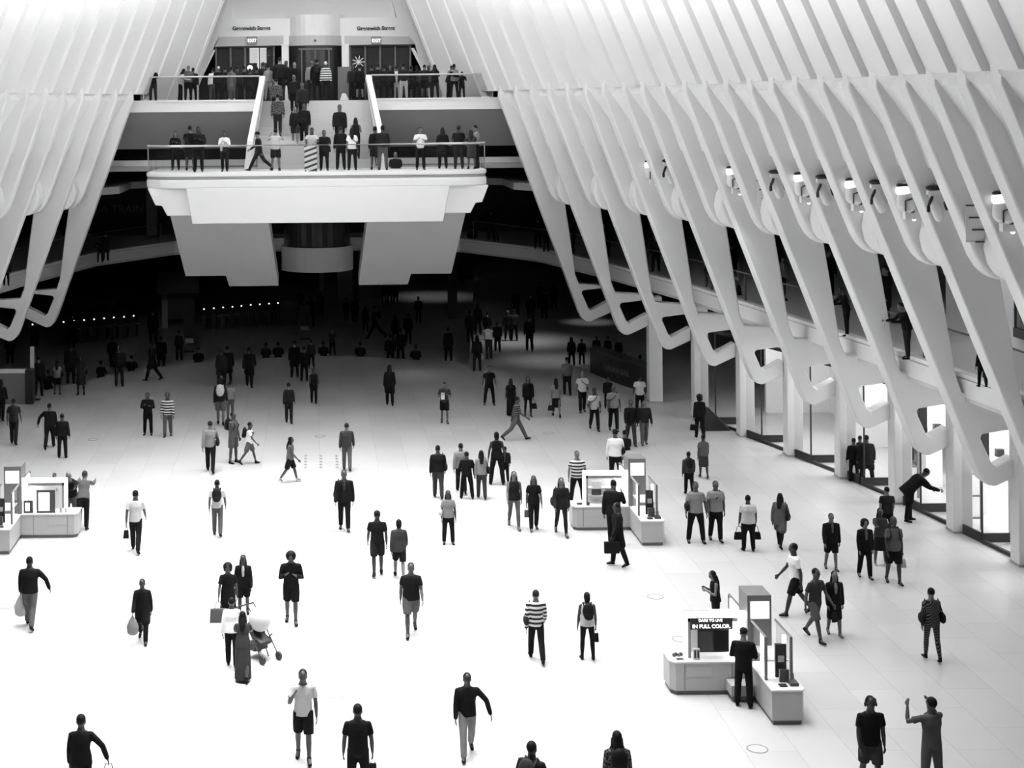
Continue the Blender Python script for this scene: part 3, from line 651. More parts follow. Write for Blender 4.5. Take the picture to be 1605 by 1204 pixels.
        MB().prism([(0, .06), (.05, .1), (.02, .17), (.1, .2), (.0, .25), (-.1, .2), (-.02, .17), (-.05, .1)], -.03, -.02).build('tower_emblem', LAMP, k, loc=(-.22, 0, 1.5))
    else:
        box('tower_emblem', .1, .32, -.03, -.02, 1.6, 1.7, LAMP)
    return k
kiosk(8.44, 30.2, 1, 'white corner kiosk with a lit case and television, nearest the viewer on the right', 0)
kiosk(8.48, 41.9, 1, 'white corner kiosk with brightly lit shelves, further back on the right', 1)
kiosk(-8.15, 41.7, -1, 'white corner kiosk cut off by the left edge of the view', 2)
# ------------------------------------------------------------------ far dark hall
def turn(px, py, label, group):
    D = (CZ-.02)*FPX/uv(px, py)[1]
    p = P(px, py, D); t = empty('turnstile', (p.x, D, ZL)); tag(t, label, 'turnstile', group)
    MB().prism([(-.6, 0), (.6, 0), (.6, .95), (.4, 1.02), (-.5, 1.02), (-.6, .9)], -.12, .12, 'x').build('housing', M('turnstile_dark', .03, .4), t)
    MB().tube([(0, -.3, .8), (.35, -.3, .75)], [.02, .02], 6).build('arm', STEEL, t)
    MB().ball((0, -.45, p.z-ZL), .042, 8, 6).build('indicator_lamp', LAMP, t)
    MB().box(-.06, .06, -.5, -.4, 1.0, max(1.04, p.z-ZL-.03)).build('reader_post', BLACK, t)
for i, (px, py) in enumerate(((53.5, 507), (101.7, 503), (118, 501.5), (133.8, 500), (149.4, 498.8), (165, 497.3), (180, 496), (195.9, 495), (211, 493.4))):
    turn(px, py, 'lamp-topped dark ticket gate, left row, %s from the left' % ['first', 'second', 'third', 'fourth', 'fifth', 'sixth', 'seventh', 'eighth', 'ninth'][i], 'left row of ticket gates')
for i, (px, py) in enumerate(((320.7, 483), (336, 481.6), (350.5, 480.4), (365, 479.5), (379, 478), (393.5, 476.4), (407.6, 475.5), (422, 474.5), (436, 473.5))):
    turn(px, py, 'lamp-topped dark ticket gate, right row, %s from the left' % ['first', 'second', 'third', 'fourth', 'fifth', 'sixth', 'seventh', 'eighth', 'ninth'][i], 'right row of ticket gates')
def slabobj(name, pxs, D, z0, z1, mat, label, cat, th=.3):
    a, b = P(pxs[0], 400, D).x, P(pxs[1], 400, D).x
    t = MB().box(-(b-a)/2, (b-a)/2, 0, th, 0, z1-z0).build(name, mat, loc=((a+b)/2, D, z0)); return tag(t, label, cat)
slabobj('square_pillar', (702, 716), 92, ZL, 4.1, M('pillar_dark', .04), 'dark square pillar at the back right of the projecting balcony', 'pillar', .5)
slabobj('square_pillar', (500, 508), 95, ZL, 4.1, M('pillar_dim', .16), 'slim grey pillar behind the projecting balcony', 'pillar', .3)
slabobj('wall_panel', (528, 552), 100, ZL, 4.1, M('panel_mid', .3), 'pale wall panel beyond the escalators, left of centre', 'panel')
slabobj('wall_panel', (562, 600), 102, ZL, 4.1, M('panel_mid', .3), 'pale wall panel beyond the escalators, right of centre', 'panel')
slabobj('overhead_board', (246, 312), 87, 1.1, 2.3, BLACK, 'long dark overhead information board above the ticket hall', 'board')
slabobj('wall_screen', (262, 304), 89, ZL+.6, 1.0, BLACK, 'big black panel below the overhead board', 'panel')
slabobj('wall_panel', (253, 262), 89.5, ZL, 1.2, M('panel_mid', .3), 'narrow pale wall strip left of the big black panel', 'panel')
slabobj('gate_housing', (440, 466), 90, ZL, .3, M('gate_grey', .07), 'wide grey gate housing at the right end of the ticket gates', 'gate', .5)
for i, (px, py, l) in enumerate(((297, 552, 'left'), (478, 532, 'right'))):
    D = (CZ-ZL)*FPX/uv(px, py)[1]; g = P(px, py, D); t = empty('sign_stand', (g.x, g.y, ZL)); tag(t, 'dark free standing notice board on the lower floor, %s one' % l, 'sign stand')
    MB().box(-.28, .28, -.03, .03, .75, 1.9).build('board', BLACK, t); MB().box(-.28, .28, -.15, .15, 0, .05).build('foot', BLACK, t)
    for s in (-.26, .26): MB().box(s-.02, s+.02, -.02, .02, 0, .8).build('leg', DMET, t)
    MB().box(-.2, .2, -.05, -.03, .5, .72).build('label_plate', M('board_light', .45), t)
# ring shaped sculpture silhouette above the gates
p = P(188, 483, 95); t = MB().tube([(-2, 0, .3), (-1, 0, .6), (0, 0, .7), (1, 0, .55), (2.2, 0, .1)], [(.3, .5), (.3, .7), (.3, .6), (.3, .5), (.2, .2)], 10).build('hanging_canopy', BLACK, smooth=True, loc=(p.x, 95, p.z-.6)); tag(t, 'long black rounded canopy above the left ticket gates', 'canopy')
# glass balustrade at left edge
t = empty('escalator_balustrade', (-13.8, 63.0, 0)); tag(t, 'pale topped glass balustrade with dark end at the left edge of the floor', 'balustrade')
a = G(0, 632); b2 = G(38, 622); a2 = G(-60, 640)
def wpt(px, py, D): return P(px, py, D)
D0 = 60.6
pa, pb_ = P(-40, 578, D0), P(39, 581, D0)
MB().box(pa.x+13.8, pb_.x+13.8, D0-63.0, D0-62.8, pb_.z-.1, pb_.z+.05).build('top_rail', WHITE, t)
MB().box(pa.x+13.8, pb_.x+13.8, D0-62.95, D0-62.85, 0, pb_.z-.1).build('panel', M('bal_grey', .15, .4), t)
MB().box(pb_.x+13.8, pb_.x+14.1, D0-63.0, D0-62.4, 0, pb_.z).build('end_post', BLACK, t)
p = P(51, 600, 61.5); t = MB().box(-.07, .07, -.07, .07, 0, 2.15).build('white_post', M('post_pale', .5), loc=(p.x, 61.5, 0)); tag(t, 'slim pale upright post beside the balustrade at the left', 'post')
MB().box(-.3, .3, -.1, .1, 0, .05).build('foot', BLACK, t)
# curved dark bar with stools area at right back
D0 = 64.5; a, b2 = P(925, 575, 66.5), P(1030, 595, 61)
t = empty('bar_counter', (0, 0, 0)); tag(t, 'long black bar counter under the ribs at the right', 'counter')
pts = [(a.x, a.y), ((a.x+b2.x)/2-.1, (a.y+b2.y)/2-.3), (b2.x, b2.y), (b2.x+.2, b2.y+.9), (a.x+.4, a.y+.9)]
MB().prism(pts, 0, 1.02, 'z').build('body', M('bar_black', .012, .4), t); MB().prism([(x, y-.05) for x, y in pts], 1.02, 1.08, 'z').build('top', M('bar_top', .04, .3), t)
p = P(957, 583, 65.0)
text('lettering', 'ITALIAN BAR', M('dim_letters', .12, .6), ((a.x+b2.x)/2-.35, (a.y+b2.y)/2-.42, .62), .33, t, rot=(PI/2, 0, math.atan2(b2.y-a.y, b2.x-a.x)+.07), depth=.01)
# covered stack by the woman at the first column
g = G(1124, 674); t = MB().add([(-.55, -.2, 0), (.45, -.2, 0), (.5, .4, 0), (-.55, .4, 0), (-.5, -.05, .85), (-.3, -.05, .8), (-.3, .2, .8), (-.5, .2, .85), (.3, -.15, .12), (.4, .3, .15)], [[0, 1, 8, 5, 4], [0, 4, 7, 3], [4, 5, 6, 7], [1, 2, 9, 8], [2, 3, 7, 6, 9], [5, 8, 9, 6], [0, 3, 2, 1]]).build('covered_luggage', BLACK, loc=(g.x, g.y, 0), bevel=.03); tag(t, 'black covered pile sloping to the floor against the first column', 'luggage')
# patches of lamp light on the back floor
for px, py, e, dg, z in ((815, 535, 230, 95, 0), (865, 565, 130, 80, 0), (650, 588, 60, 60, 0), (680, 465, 130, 80, ZL), (925, 505, 100, 50, 0)):
    g = G(px, py, z); spot('ceiling_spot', (g.x, g.y, 3.9), e, dg, 1.0)
# ------------------------------------------------------------------ people
R_ = math.radians
def arm(s, ab=8, e=14, inw=0): return (s, ab, e, inw)
POSES = {
 'walk':   dict(L=(20, 6), R=(-18, 18), aL=arm(-16), aR=arm(20, 8, 22), lean=3),
 'walkm':  dict(L=(-18, 18), R=(20, 6), aL=arm(20, 8, 22), aR=arm(-16), lean=3),
 'step':   dict(L=(11, 5), R=(-10, 10), aL=arm(-9), aR=arm(10, 8, 16), lean=2),
 'stepm':  dict(L=(-10, 10), R=(11, 5), aL=arm(10, 8, 16), aR=arm(-9), lean=2),
 'stride': dict(L=(30, 5), R=(-26, 24), aL=arm(-24), aR=arm(26, 8, 28), lean=5),
 'stridem':dict(L=(-26, 24), R=(30, 5), aL=arm(26, 8, 28), aR=arm(-24), lean=5),
 'stand':  dict(L=(2, 2), R=(-2, 2), aL=arm(3, 9, 10), aR=arm(2, 9, 12), lean=0, sp=4),
 'wide':   dict(L=(3, 2), R=(-3, 2), aL=arm(3, 14, 10), aR=arm(2, 14, 12), lean=0, sp=9),
 'phone':  dict(L=(12, 5), R=(-10, 10), aL=arm(-6), aR=arm(28, 12, 118, 25), lean=3, head=12),
 'both':   dict(L=(10, 5), R=(-9, 10), aL=arm(10, 12, 108, 38), aR=arm(10, 12, 114, 38), lean=4, head=22),
 'bothst': dict(L=(2, 2), R=(-2, 2), aL=arm(8, 12, 108, 38), aR=arm(8, 12, 116, 38), lean=3, head=20, sp=4),
 'photo':  dict(L=(2, 2), R=(-2, 2), aL=arm(60, 28, 95, 35), aR=arm(60, 28, 100, 35), lean=0, head=0, sp=5),
 'rail':   dict(L=(4, 4), R=(-4, 2), aL=arm(38, 12, 50, 15), aR=arm(38, 12, 46, 12), lean=14, head=16, sp=4),
 'outR':   dict(L=(20, 6), R=(-16, 20), aL=arm(6, 8, 14), aR=arm(6, 42, 10), lean=3),
 'outL':   dict(L=(-16, 20), R=(20, 6), aL=arm(6, 42, 10), aR=arm(6, 8, 14), lean=3),
 'bend':   dict(L=(6, 4), R=(-6, 4), aL=arm(28, 5, 24), aR=arm(34, 5, 30), lean=48, head=22),
 'leanf':  dict(L=(-16, 4), R=(-2, 12), aL=arm(70, 10, 20), aR=arm(62, 10, 30), lean=34, head=0),
 'sit':    dict(L=(84, 86), R=(80, 88), aL=arm(30, 8, 50, 20), aR=arm(34, 8, 40, 20), lean=8, head=5),
 'point':  dict(L=(4, 2), R=(-4, 2), aL=arm(3), aR=arm(82, 20, 6), lean=0, sp=4),
 'hip':    dict(L=(3, 2), R=(-3, 2), aL=arm(-10, 40, 60, 60), aR=arm(3, 9), lean=0, sp=6),
 'push':   dict(L=(14, 5), R=(-12, 12), aL=arm(40, 6, 40), aR=arm(40, 6, 40), lean=10, head=6),
 'hold':   dict(L=(14, 5), R=(-12, 14), aL=arm(0, 16, 6), aR=arm(8, 8, 30), lean=2),
}
def skel(pn, sex):
    p = POSES[pn]; J = {}; fem = sex == 'f'
    hw = .088; sw = .165 if fem else .188; sp = R_(p.get('sp', 1))
    lows = []
    for s, k in ((1, 'L'), (-1, 'R')):
        a, b = map(R_, p[k]); h = Vector((s*hw, 0, 0))
        d1 = Vector((s*math.sin(sp), -math.sin(a), -math.cos(a)*math.cos(sp))).normalized()
        kn = h + d1*.425; f = a - b; d2 = Vector((s*math.sin(sp)*.6, -math.sin(f), -math.cos(f))).normalized(); an = kn + d2*.41
        pit = max(0, -f*.9) if pn != 'sit' else 0
        if f > R_(8): pit = -f*.35
        fd = Vector((s*.12, -math.cos(pit), -math.sin(pit))).normalized()
        hd = Vector((0, -math.sin(pit), math.cos(pit)))
        J['hip'+k], J['kn'+k], J['an'+k], J['fd'+k], J['up'+k] = h, kn, an, fd, hd
        toe = an + fd*.17 - hd*.075; heel = an - fd*.05 - hd*.075; lows.append(min(toe.z, heel.z))
    ln = R_(p['lean']); up = Vector((0, -math.sin(ln), math.cos(ln))); fw = Vector((0, -math.cos(ln), -math.sin(ln)))
    J['up'], J['fw'] = up, fw; J['c0'] = Vector((0, 0, 0))
    J['sp'] = [up*t for t in (-.04, .08, .20, .33, .435, .495)]
    hl = ln*.55 + R_(p.get('head', 4)); hu = Vector((0, -math.sin(hl), math.cos(hl))); J['hu'] = hu; J['hf'] = Vector((0, -math.cos(hl), -math.sin(hl)))
    J['nk'] = up*.505; J['hd'] = up*.515 + hu*.124
    for s, k in ((1, 'L'), (-1, 'R')):
        sa, ab, e, inw = map(R_, p['a'+k]); sh = up*.432 + Vector((s*sw, 0, 0))
        sa2 = sa + ln*.15
        d1 = Vector((s*math.sin(ab), -math.sin(sa2)*math.cos(ab), -math.cos(sa2)*math.cos(ab))); el = sh + d1*.285
        t = sa2 + e; d2 = Vector((s*(math.sin(ab)*.4 - math.sin(inw)), -math.sin(t), -math.cos(t))).normalized(); wr = el + d2*.25
        J['sh'+k], J['el'+k], J['wr'+k], J['hdir'+k] = sh, el, wr, d2
    off = Vector((0, 0, -min(lows)))
    if pn == 'sit': off = Vector((0, 0, -J['anL'].z+.08))
    for k, v in list(J.items()):
        if k == 'sp': J[k] = [q+off for q in v]
        elif k in ('up', 'fw', 'hu', 'hf') or k[:2] in ('fd', 'up') or k[:4] == 'hdir': pass
        else: J[k] = v + off
    return J
def remesh(mb, vox, name, extra=None, smooth=2):
    me = mb.mesh('tmp'); o = bpy.data.objects.new('tmp', me); COL.objects.link(o)
    r = o.modifiers.new('r', 'REMESH'); r.mode = 'VOXEL'; r.voxel_size = vox; r.use_smooth_shade = True
    if smooth: q = o.modifiers.new('s', 'SMOOTH'); q.factor = .5; q.iterations = smooth
    dg = bpy.context.evaluated_depsgraph_get(); out = bpy.data.meshes.new_from_object(o.evaluated_get(dg)); out.name = name
    bpy.data.objects.remove(o); bpy.data.meshes.remove(me)
    out.materials.clear(); out.materials.append(None)
    if extra:
        bm = bmesh.new(); bm.from_mesh(out)
        for mb2, mi in extra:
            base = [bm.verts.new(v) for v in mb2.v]
            for f in mb2.f:
                try: fc = bm.faces.new([base[i] for i in f]); fc.smooth = True; fc.material_index = mi
                except ValueError: pass
        bm.to_mesh(out); bm.free()
    for p in out.polygons: p.use_smooth = True
    return out
_c = {}
def torso_r(sex, fat):
    return [(.168, .12), (.162, .116), (.132, .10), (.148, .112), (.138, .092), (.062, .066)] if sex == 'f' else [(.158, .115), (.155, .11), (.148, .105), (.168, .120), (.158, .095), (.066, .068)]
def T_(sex, fat, k=1.0, a=0): return [(x*(1+fat)*k+a, y*(1+1.6*fat)*k+a) for x, y in torso_r(sex, fat)]
def part(kind, pn, sex, fat, hi):
    key = (kind, pn, sex, fat, hi)
    if key in _c: return _c[key]
    J = skel(pn, sex); vox = (.017 if hi else .03); mb = MB(); g = .92 if sex == 'f' else 1
    sp = J['sp']; tr = T_(sex, fat)
    if kind == 'body':
        if hi: vox = .015
        mb.tube(sp[:6] + [J['nk'] + J['hu']*.08], tr[:5] + [(.078*g, .072)] + [(.056*g, .060)], 14)
        h = J['hd']; hu, hf = J['hu'], J['hf']
        rot = Matrix((Vector((1, 0, 0)), -hf, hu)).transposed()
        mb.ball(h + hu*.02, (.080, .100, .110), 14, 10, rot); mb.ball(h - hu*.055 + hf*.022, (.060, .070, .068), 12, 8, rot)
        mb.ball(h + hf*.098 - hu*.008, (.014, .02, .026), 8, 6, rot); mb.ball(h + hf*.07 - hu*.062, (.028, .02, .012), 8, 6, rot)
        mb.tube([J['nk'] - J['up']*.03, h - hu*.05], [.055*g, .052*g], 10)
        for s in (1, -1): mb.ball(h + Vector((s*.078, 0, 0)) - hu*.01, (.012, .02, .034), 8, 6, rot)
        eyes = MB(); fing = MB()
        for s in (1, -1): eyes.ball(h + hf*.088 + Vector((s*.032, 0, 0)) + hu*.018, .013, 8, 6)
        for s, k in ((1, 'L'), (-1, 'R')):
            mb.tube([J['hip'+k], J['kn'+k], J['kn'+k].lerp(J['an'+k], .35), J['an'+k]], [.085*(1+fat), .055, .056*(1+fat*.5), .036], 12)
            mb.tube([J['sh'+k] - Vector((s*.035, 0, -.01)), J['sh'+k] - Vector((s*.006, 0, 0)), J['sh'+k].lerp(J['el'+k], .4), J['el'+k], J['el'+k].lerp(J['wr'+k], .3), J['wr'+k]], [.044*g, .052*g, .047*g*(1+fat), .039*g, .041*g, .027*g], 10)
            mb.tube([J['an'+k], J['an'+k] + J['fd'+k]*.13 - J['up'+k]*.045], [.036, .03], 8)
            d = J['hdir'+k]; side = Vector((0, 1, 0)); side = (side - d*side.dot(d)); side = side.normalized() if side.length > .1 else Vector((0, 0, 1)); nrm = d.cross(side)*(-s)
            wr = J['wr'+k]; pr = Matrix((side, nrm, d)).transposed(); mb.ball(wr + d*.045, (.038, .017, .05), 8, 6, pr)
            for i, (o2, L) in enumerate(((-.028, .058), (-.010, .072), (.009, .068), (.026, .054))):
                a = wr + d*.08 + side*o2; q = Vector((-s, 0, 0))*.3
                b = a + (d*.8 + q*.5)*L*.5; c = b + (d*.6 + q*1.4).normalized()*L*.5
                fing.tube([a - d*.015, b, c], [.0088, .0082, .0068], 6)
            a = wr + d*.035 - side*.030; fing.tube([a, a + d*.03 - side*.022, a + d*.06 - side*.022 + Vector((-s*.012, 0, 0))], [.011, .0095, .008], 6)
        me = remesh(mb, vox, 'body', [(fing, 0), (eyes, 1)] if hi else [(fing, 0)]); me.materials.append(BLACK)
    elif kind[0] == 't':      # tops: tt short sleeve, tl long, tn none, tj jacket, tm short dress, td long dress, tk coat
        v = kind[1]; e = .018 if v in 'tlnmd' else .03
        tr2 = T_(sex, fat, 1.02, e); low = {'t': -.07, 'l': -.07, 'n': -.06, 'j': -.12, 'm': -.1, 'd': -.1, 'k': -.2}[v]
        up = J['up']; root = sp[0]-up*(-.04)
        pts = [root + up*low] + sp[1:5]; rad = [(tr2[0][0]*1.03, tr2[0][1]*1.05)] + tr2[1:5]
        mb.tube(pts + [sp[4]+up*.03, sp[5]], rad + [(tr2[4][0]*.80, tr2[4][1]*.95), (.078*g, .076)], 16, cap=False)
        for s, k in ((1, 'L'), (-1, 'R')):
            A, B, C = J['sh'+k], J['el'+k], J['wr'+k]; q = .012 if v in 'tlnmd' else .02
            if v in 'tmd': mb.tube([A - Vector((s*.045, 0, -.012)), A - Vector((s*.008, 0, 0)), A.lerp(B, .3), A.lerp(B, .66)], [.044, .050*g+q*.5, .050*g+q*.6, .053*g+q], 10, cap=False); mb.ball(A - Vector((s*.016, 0, .008)), .049*g+q*.5, 10, 8)
            elif v == 'n': mb.tube([A - Vector((s*.09, 0, .02)), A - Vector((s*.04, 0, -.02))], [.04, .035], 8)
            else: mb.tube([A - Vector((s*.045, 0, -.012)), A - Vector((s*.008, 0, 0)), A.lerp(B, .5), B, B.lerp(C, .5), B.lerp(C, .97)], [.046, .052*g+q, .049*g*(1+fat)+q, .043*g+q, .042*g+q, .034*g+q], 10)
        if v in 'md':
            bot = root + Vector((0, 0, -1))*({'m': .46, 'd': .86}[v]); bot.z = max(bot.z, .06); f = (J['anL'].y+J['anR'].y)/2
            mb.tube([root + up*.02, root.lerp(bot, .5) + Vector((0, f*.3, 0)), bot + Vector((0, f*.7, 0))], [(tr2[0][0], tr2[0][1]), (tr2[0][0]*1.05, tr2[0][1]*1.4), (tr2[0][0]*1.12, .2 if v == 'd' else .19)], 16, cap=False)
        if v == 'k':
            for s, k in ((1, 'L'), (-1, 'R')): mb.tube([J['hip'+k], J['hip'+k].lerp(J['kn'+k], .85)], [.125, .125], 12)
        me = remesh(mb, vox*1.1, 'top')
    elif kind[0] == 'b':      # bottoms: bp trousers, bs shorts, bk skirt, bl leggings
        v = kind[1]; up = J['up']; e = {'p': .018, 's': .028, 'l': .006, 'k': .02}[v]; tr2 = T_(sex, fat, 1.0, .012); root = sp[0]+up*.04
        mb.tube([root - up*.03, root + up*.10], [tr2[0], tr2[1]], 14)
        if v == 'k':
            bot = root - Vector((0, 0, .46)); mb.tube([root, root.lerp(bot, .5), bot], [tr2[0], (tr2[0][0]*1.05, .15), (tr2[0][0]*1.1, .19)], 16, cap=False)
        for s, k in ((1, 'L'), (-1, 'R')):
            A, B, C = J['hip'+k], J['kn'+k], J['an'+k]
            if v == 'p': mb.tube([A, A.lerp(B, .5), B, B.lerp(C, .4), B.lerp(C, .98)], [.09*(1+fat)+e*.5, .075*(1+fat)+e, .058+e, .056+e, .045+e], 12)
            elif v == 'l': mb.tube([A, A.lerp(B, .5), B, B.lerp(C, .35), B.lerp(C, .96)], [.088*(1+fat)+e, .07*(1+fat)+e, .053+e, .055+e, .036+e], 12)
            elif v == 's': mb.tube([A, A.lerp(B, .5), A.lerp(B, .95)], [.09*(1+fat)+e*.5, .08*(1+fat)+e, .068+e], 12, cap=False)
        me = remesh(mb, vox*1.1, 'bottom')
    elif kind[:5] == 'shoes':
        for s, k in ((1, 'L'), (-1, 'R')):
            if k != kind[-1]: continue
            a = J['an'+k]; fd, hu = J['fd'+k], J['up'+k]
            mb.tube([a - fd*.03 - hu*.045, a + fd*.06 - hu*.045, a + fd*.15 - hu*.052], [(.036, .034), (.042, .032), (.036, .024)], 10)
            mb.tube([a - hu*.03, a + (J['kn'+k]-a).normalized()*.03], [.043, .042], 8)
        me = mb.mesh('shoe'); me.materials.append(None)
    elif kind[0] == 'h':
        v = kind[1]; h = J['hd']; hu, hf = J['hu'], J['hf']; rot = Matrix((Vector((1, 0, 0)), -hf, hu)).transposed(); vox = .014 if hi else .022
        mb.ball(h + hu*.04 - hf*.018, (.084, .098, .096), 12, 8, rot)
        if v in 'lu': mb.ball(h - hu*.03 - hf*.045, (.082, .06, .10), 10, 8, rot)
        if v == 'l':
            b = h - hf*.07 - hu*.05; mb.tube([b, b - J['up']*.14 - J['fw']*.045, b - J['up']*.27 - J['fw']*.06], [(.08, .045), (.085, .04), (.06, .03)], 10)
            for s in (1, -1): mb.tube([h + Vector((s*.07, 0, 0)), h + Vector((s*.082, 0, 0)) - hu*.12, h + Vector((s*.085, 0, 0)) - hu*.2 + J['fw']*.03], [.03, .03, .02], 8)
        if v == 'u': mb.ball(h + hu*.07 - hf*.10, .045, 10, 6)
        if v == 'h': mb.ball(h + hu*.03 - hf*.03, (.125, .12, .12), 12, 8, rot); mb.ball(h - hu*.05 - hf*.06, (.12, .07, .09), 10, 6, rot)
        if v == 'c': mb.ball(h + hu*.055 - hf*.005, (.09, .108, .08), 12, 8, rot); mb.ball(h + hf*.12 + hu*.045, (.06, .06, .008), 10, 6, rot)
        if v == 'v': mb.ball(h - hu*.05 - hf*.03, (.095, .09, .12), 12, 8, rot); mb.tube([h - hu*.1 - hf*.02, J['nk'] - J['up']*.05], [(.10, .09), (.15, .11)], 12)
        me = remesh(mb, vox, 'hair')
    _c[key] = me
    return me
SH = {'0': .007, '1': .014, '2': .035, '3': .085, '4': .19, '5': .45, '6': .8}
def shade(c, what='cloth'):
    if c in SH: return M('%s_%s' % (what, c), SH[c], .85 if what == 'cloth' else .6, noise=.12, scale=9, spec=.12)
    key = 'pattern_'+c
    if key in _m: return _m[key]
    m = M(key, .1, .85, spec=.2); nt = m.node_tree; b = nt.nodes['Principled BSDF']; N = nt.nodes.new; L = nt.links.new
    tc = N('ShaderNodeTexCoord'); r = N('ShaderNodeValToRGB'); r.color_ramp.interpolation = 'CONSTANT'
    lo, hi = {'a': (.02, .55), 'b': (.01, .12), 'f': (.01, .12), 'z': (.006, .11)}[c]
    if c in 'abz':
        wv = N('ShaderNodeTexWave'); wv.bands_direction = 'Z' if c != 'z' else 'DIAGONAL'; wv.inputs['Scale'].default_value = {'a': 3.1, 'b': 5, 'z': 11}[c]; wv.inputs['Distortion'].default_value = .3
    else: wv = N('ShaderNodeTexVoronoi'); wv.inputs['Scale'].default_value = 38
    L(tc.outputs['Object'], wv.inputs['Vector']); L(wv.outputs[0], r.inputs[0])
    r.color_ramp.elements[0].color = (lo, lo, lo, 1); r.color_ramp.elements[1].position = .5 if c != 'f' else .55; r.color_ramp.elements[1].color = (hi, hi, hi, 1)
    L(r.outputs[0], b.inputs['Base Color']); return m
PART_NAME = {'t': {'t': 'shirt', 'l': 'shirt', 'n': 'tank_top', 'j': 'jacket', 'm': 'dress', 'd': 'long_dress', 'k': 'coat'}, 'b': {'p': 'trousers', 's': 'shorts', 'k': 'skirt', 'l': 'leggings'}}
def put(parent, me, name, mat):
    o = bpy.data.objects.new(name, me); COL.objects.link(o); o.parent = parent
    o.material_slots[0].link = 'OBJECT'; o.material_slots[0].material = mat; return o
SKIN = [M('skin_dark', .022, .5), M('skin_mid', .05, .5), M('skin_light', .11, .5)]
def bag_at(kind, sh, hand, rz, label, scale=1):
    """a bag hanging from a hand: its handle ends at the hand"""
    m = shade(sh, 'bag'); o = empty({'h': 'handbag', 'p': 'shopping_bag', 'b': 'briefcase', 't': 'tote_bag', 'w': 'white_card', 'm': 'small_bag'}[kind], hand, rz, scale)
    if kind == 'h':
        MB().prism([(-.15, -.42), (.15, -.42), (.12, -.2), (-.12, -.2)], -.06, .06).build('pouch', m, o, bevel=.02); MB().tube([(-.09, 0, -.2), (-.05, 0, -.03), (.05, 0, -.03), (.09, 0, -.2)], [.009]*4, 5).build('handle', m, o)
    elif kind == 'p':
        MB().tube([(0, 0, -.46), (0, 0, -.3), (0, 0, -.12), (0, 0, -.02)], [(.14, .08), (.16, .10), (.09, .05), (.02, .02)], 10).build('sack', m, o, smooth=True); MB().tube([(-.03, 0, -.06), (0, 0, .02), (.03, 0, -.06)], [.01]*3, 5).build('handle', m, o)
    elif kind == 'b':
        MB().box(-.05, .05, -.2, .2, -.36, -.06).build('case', m, o, bevel=.01); MB().tube([(0, -.07, -.06), (0, -.05, -.01), (0, .05, -.01), (0, .07, -.06)], [.01]*4, 5).build('handle', m, o)
    elif kind == 't':
        MB().prism([(-.22, -.55), (.18, -.55), (.2, -.2), (-.2, -.2)], -.05, .05).build('tote', m, o, bevel=.015); MB().tube([(-.1, 0, -.2), (-.03, 0, 0), (.03, 0, 0), (.1, 0, -.2)], [.008]*4, 5).build('handle', m, o)
    elif kind == 'm':
        MB().prism([(-.07, -.34), (.09, -.34), (.06, -.12), (-.06, -.12)], -.03, .03).build('pouch', m, o, bevel=.01); MB().tube([(-.04, 0, -.12), (0, 0, 0), (.04, 0, -.12)], [.007]*3, 5).build('handle', m, o)
    elif kind == 'w':
        MB().box(-.07, .07, -.01, .01, -.22, .05).build('sheet', m, o)
    return tag(o, label, {'h': 'handbag', 'p': 'shopping bag', 'b': 'briefcase', 't': 'bag', 'w': 'paper', 'm': 'bag'}[kind])
def worn(kind, sh, per, J, label, sgn=1):
    m = shade(sh, 'bag'); up, fw = J['up'], J['fw']; c = J['sp'][3]
    o = empty({'k': 'backpack', 's': 'shoulder_bag', 'x': 'crossbody_bag'}[kind], per.location, per.rotation_euler[2], per.scale[0])
    if kind == 'k':
        b = c - fw*.20; rot = Matrix((Vector((1, 0, 0)), -fw, up)).transposed(); mb = MB(); mb.ball(b + up*.02, (.15, .09, .21), 14, 10, rot); mb.ball(b - up*.09 - fw*.05, (.12, .06, .10), 12, 8, rot)
        mb.build('pack', m, o, smooth=True)
        for s in (1, -1): MB().tube([b + Vector((s*.09, 0, 0)) + up*.1 + fw*.06, J['sp'][4] + Vector((s*.10, 0, 0)) + up*.075, J['sp'][3] + Vector((s*.11, 0, 0)) + fw*.15, J['sp'][2] + Vector((s*.14, 0, 0)) + fw*.08], [.02]*4, 6).build('strap', m, o)
    elif kind == 's':
        b = J['sp'][1] + Vector((sgn*.24, .02, 0)); mb = MB(); mb.ball(b, (.07, .16, .13), 12, 8); mb.build('pouch', m, o, smooth=True)
        MB().tube([b + up*.1 + fw*.06, J['sp'][4] + Vector((sgn*.15, 0, 0)) + up*.08, b + up*.1 - fw*.06], [.012]*3, 6).build('strap', m, o)
    else:
        b = J['sp'][1] + Vector((sgn*.21, .03, 0)); mb = MB(); mb.ball(b, (.06, .13, .10), 12, 8); mb.build('pouch', m, o, smooth=True)
        q = J['sp'][4] - Vector((sgn*.12, 0, 0)) + up*.06
        MB().tube([b + up*.08 + fw*.05, J['sp'][3] + fw*.17, q + fw*.03, q - fw*.05, J['sp'][3] - fw*.17, b + up*.08 - fw*.05], [.014]*6, 6).build('strap', m, o)
    return tag(o, label, {'k': 'backpack', 's': 'shoulder bag', 'x': 'crossbody bag'}[kind])
STAIRZ = lambda D: ZP + math.floor(max(0, D-60.9)/(3.2/15)+1)*(ZU-.02-ZP)/15 if D > 60.9 else ZP
ZONE = {'F': 0, 'L': ZL, 'B': ZB+.0, 'M': ZP, 'U': ZU}
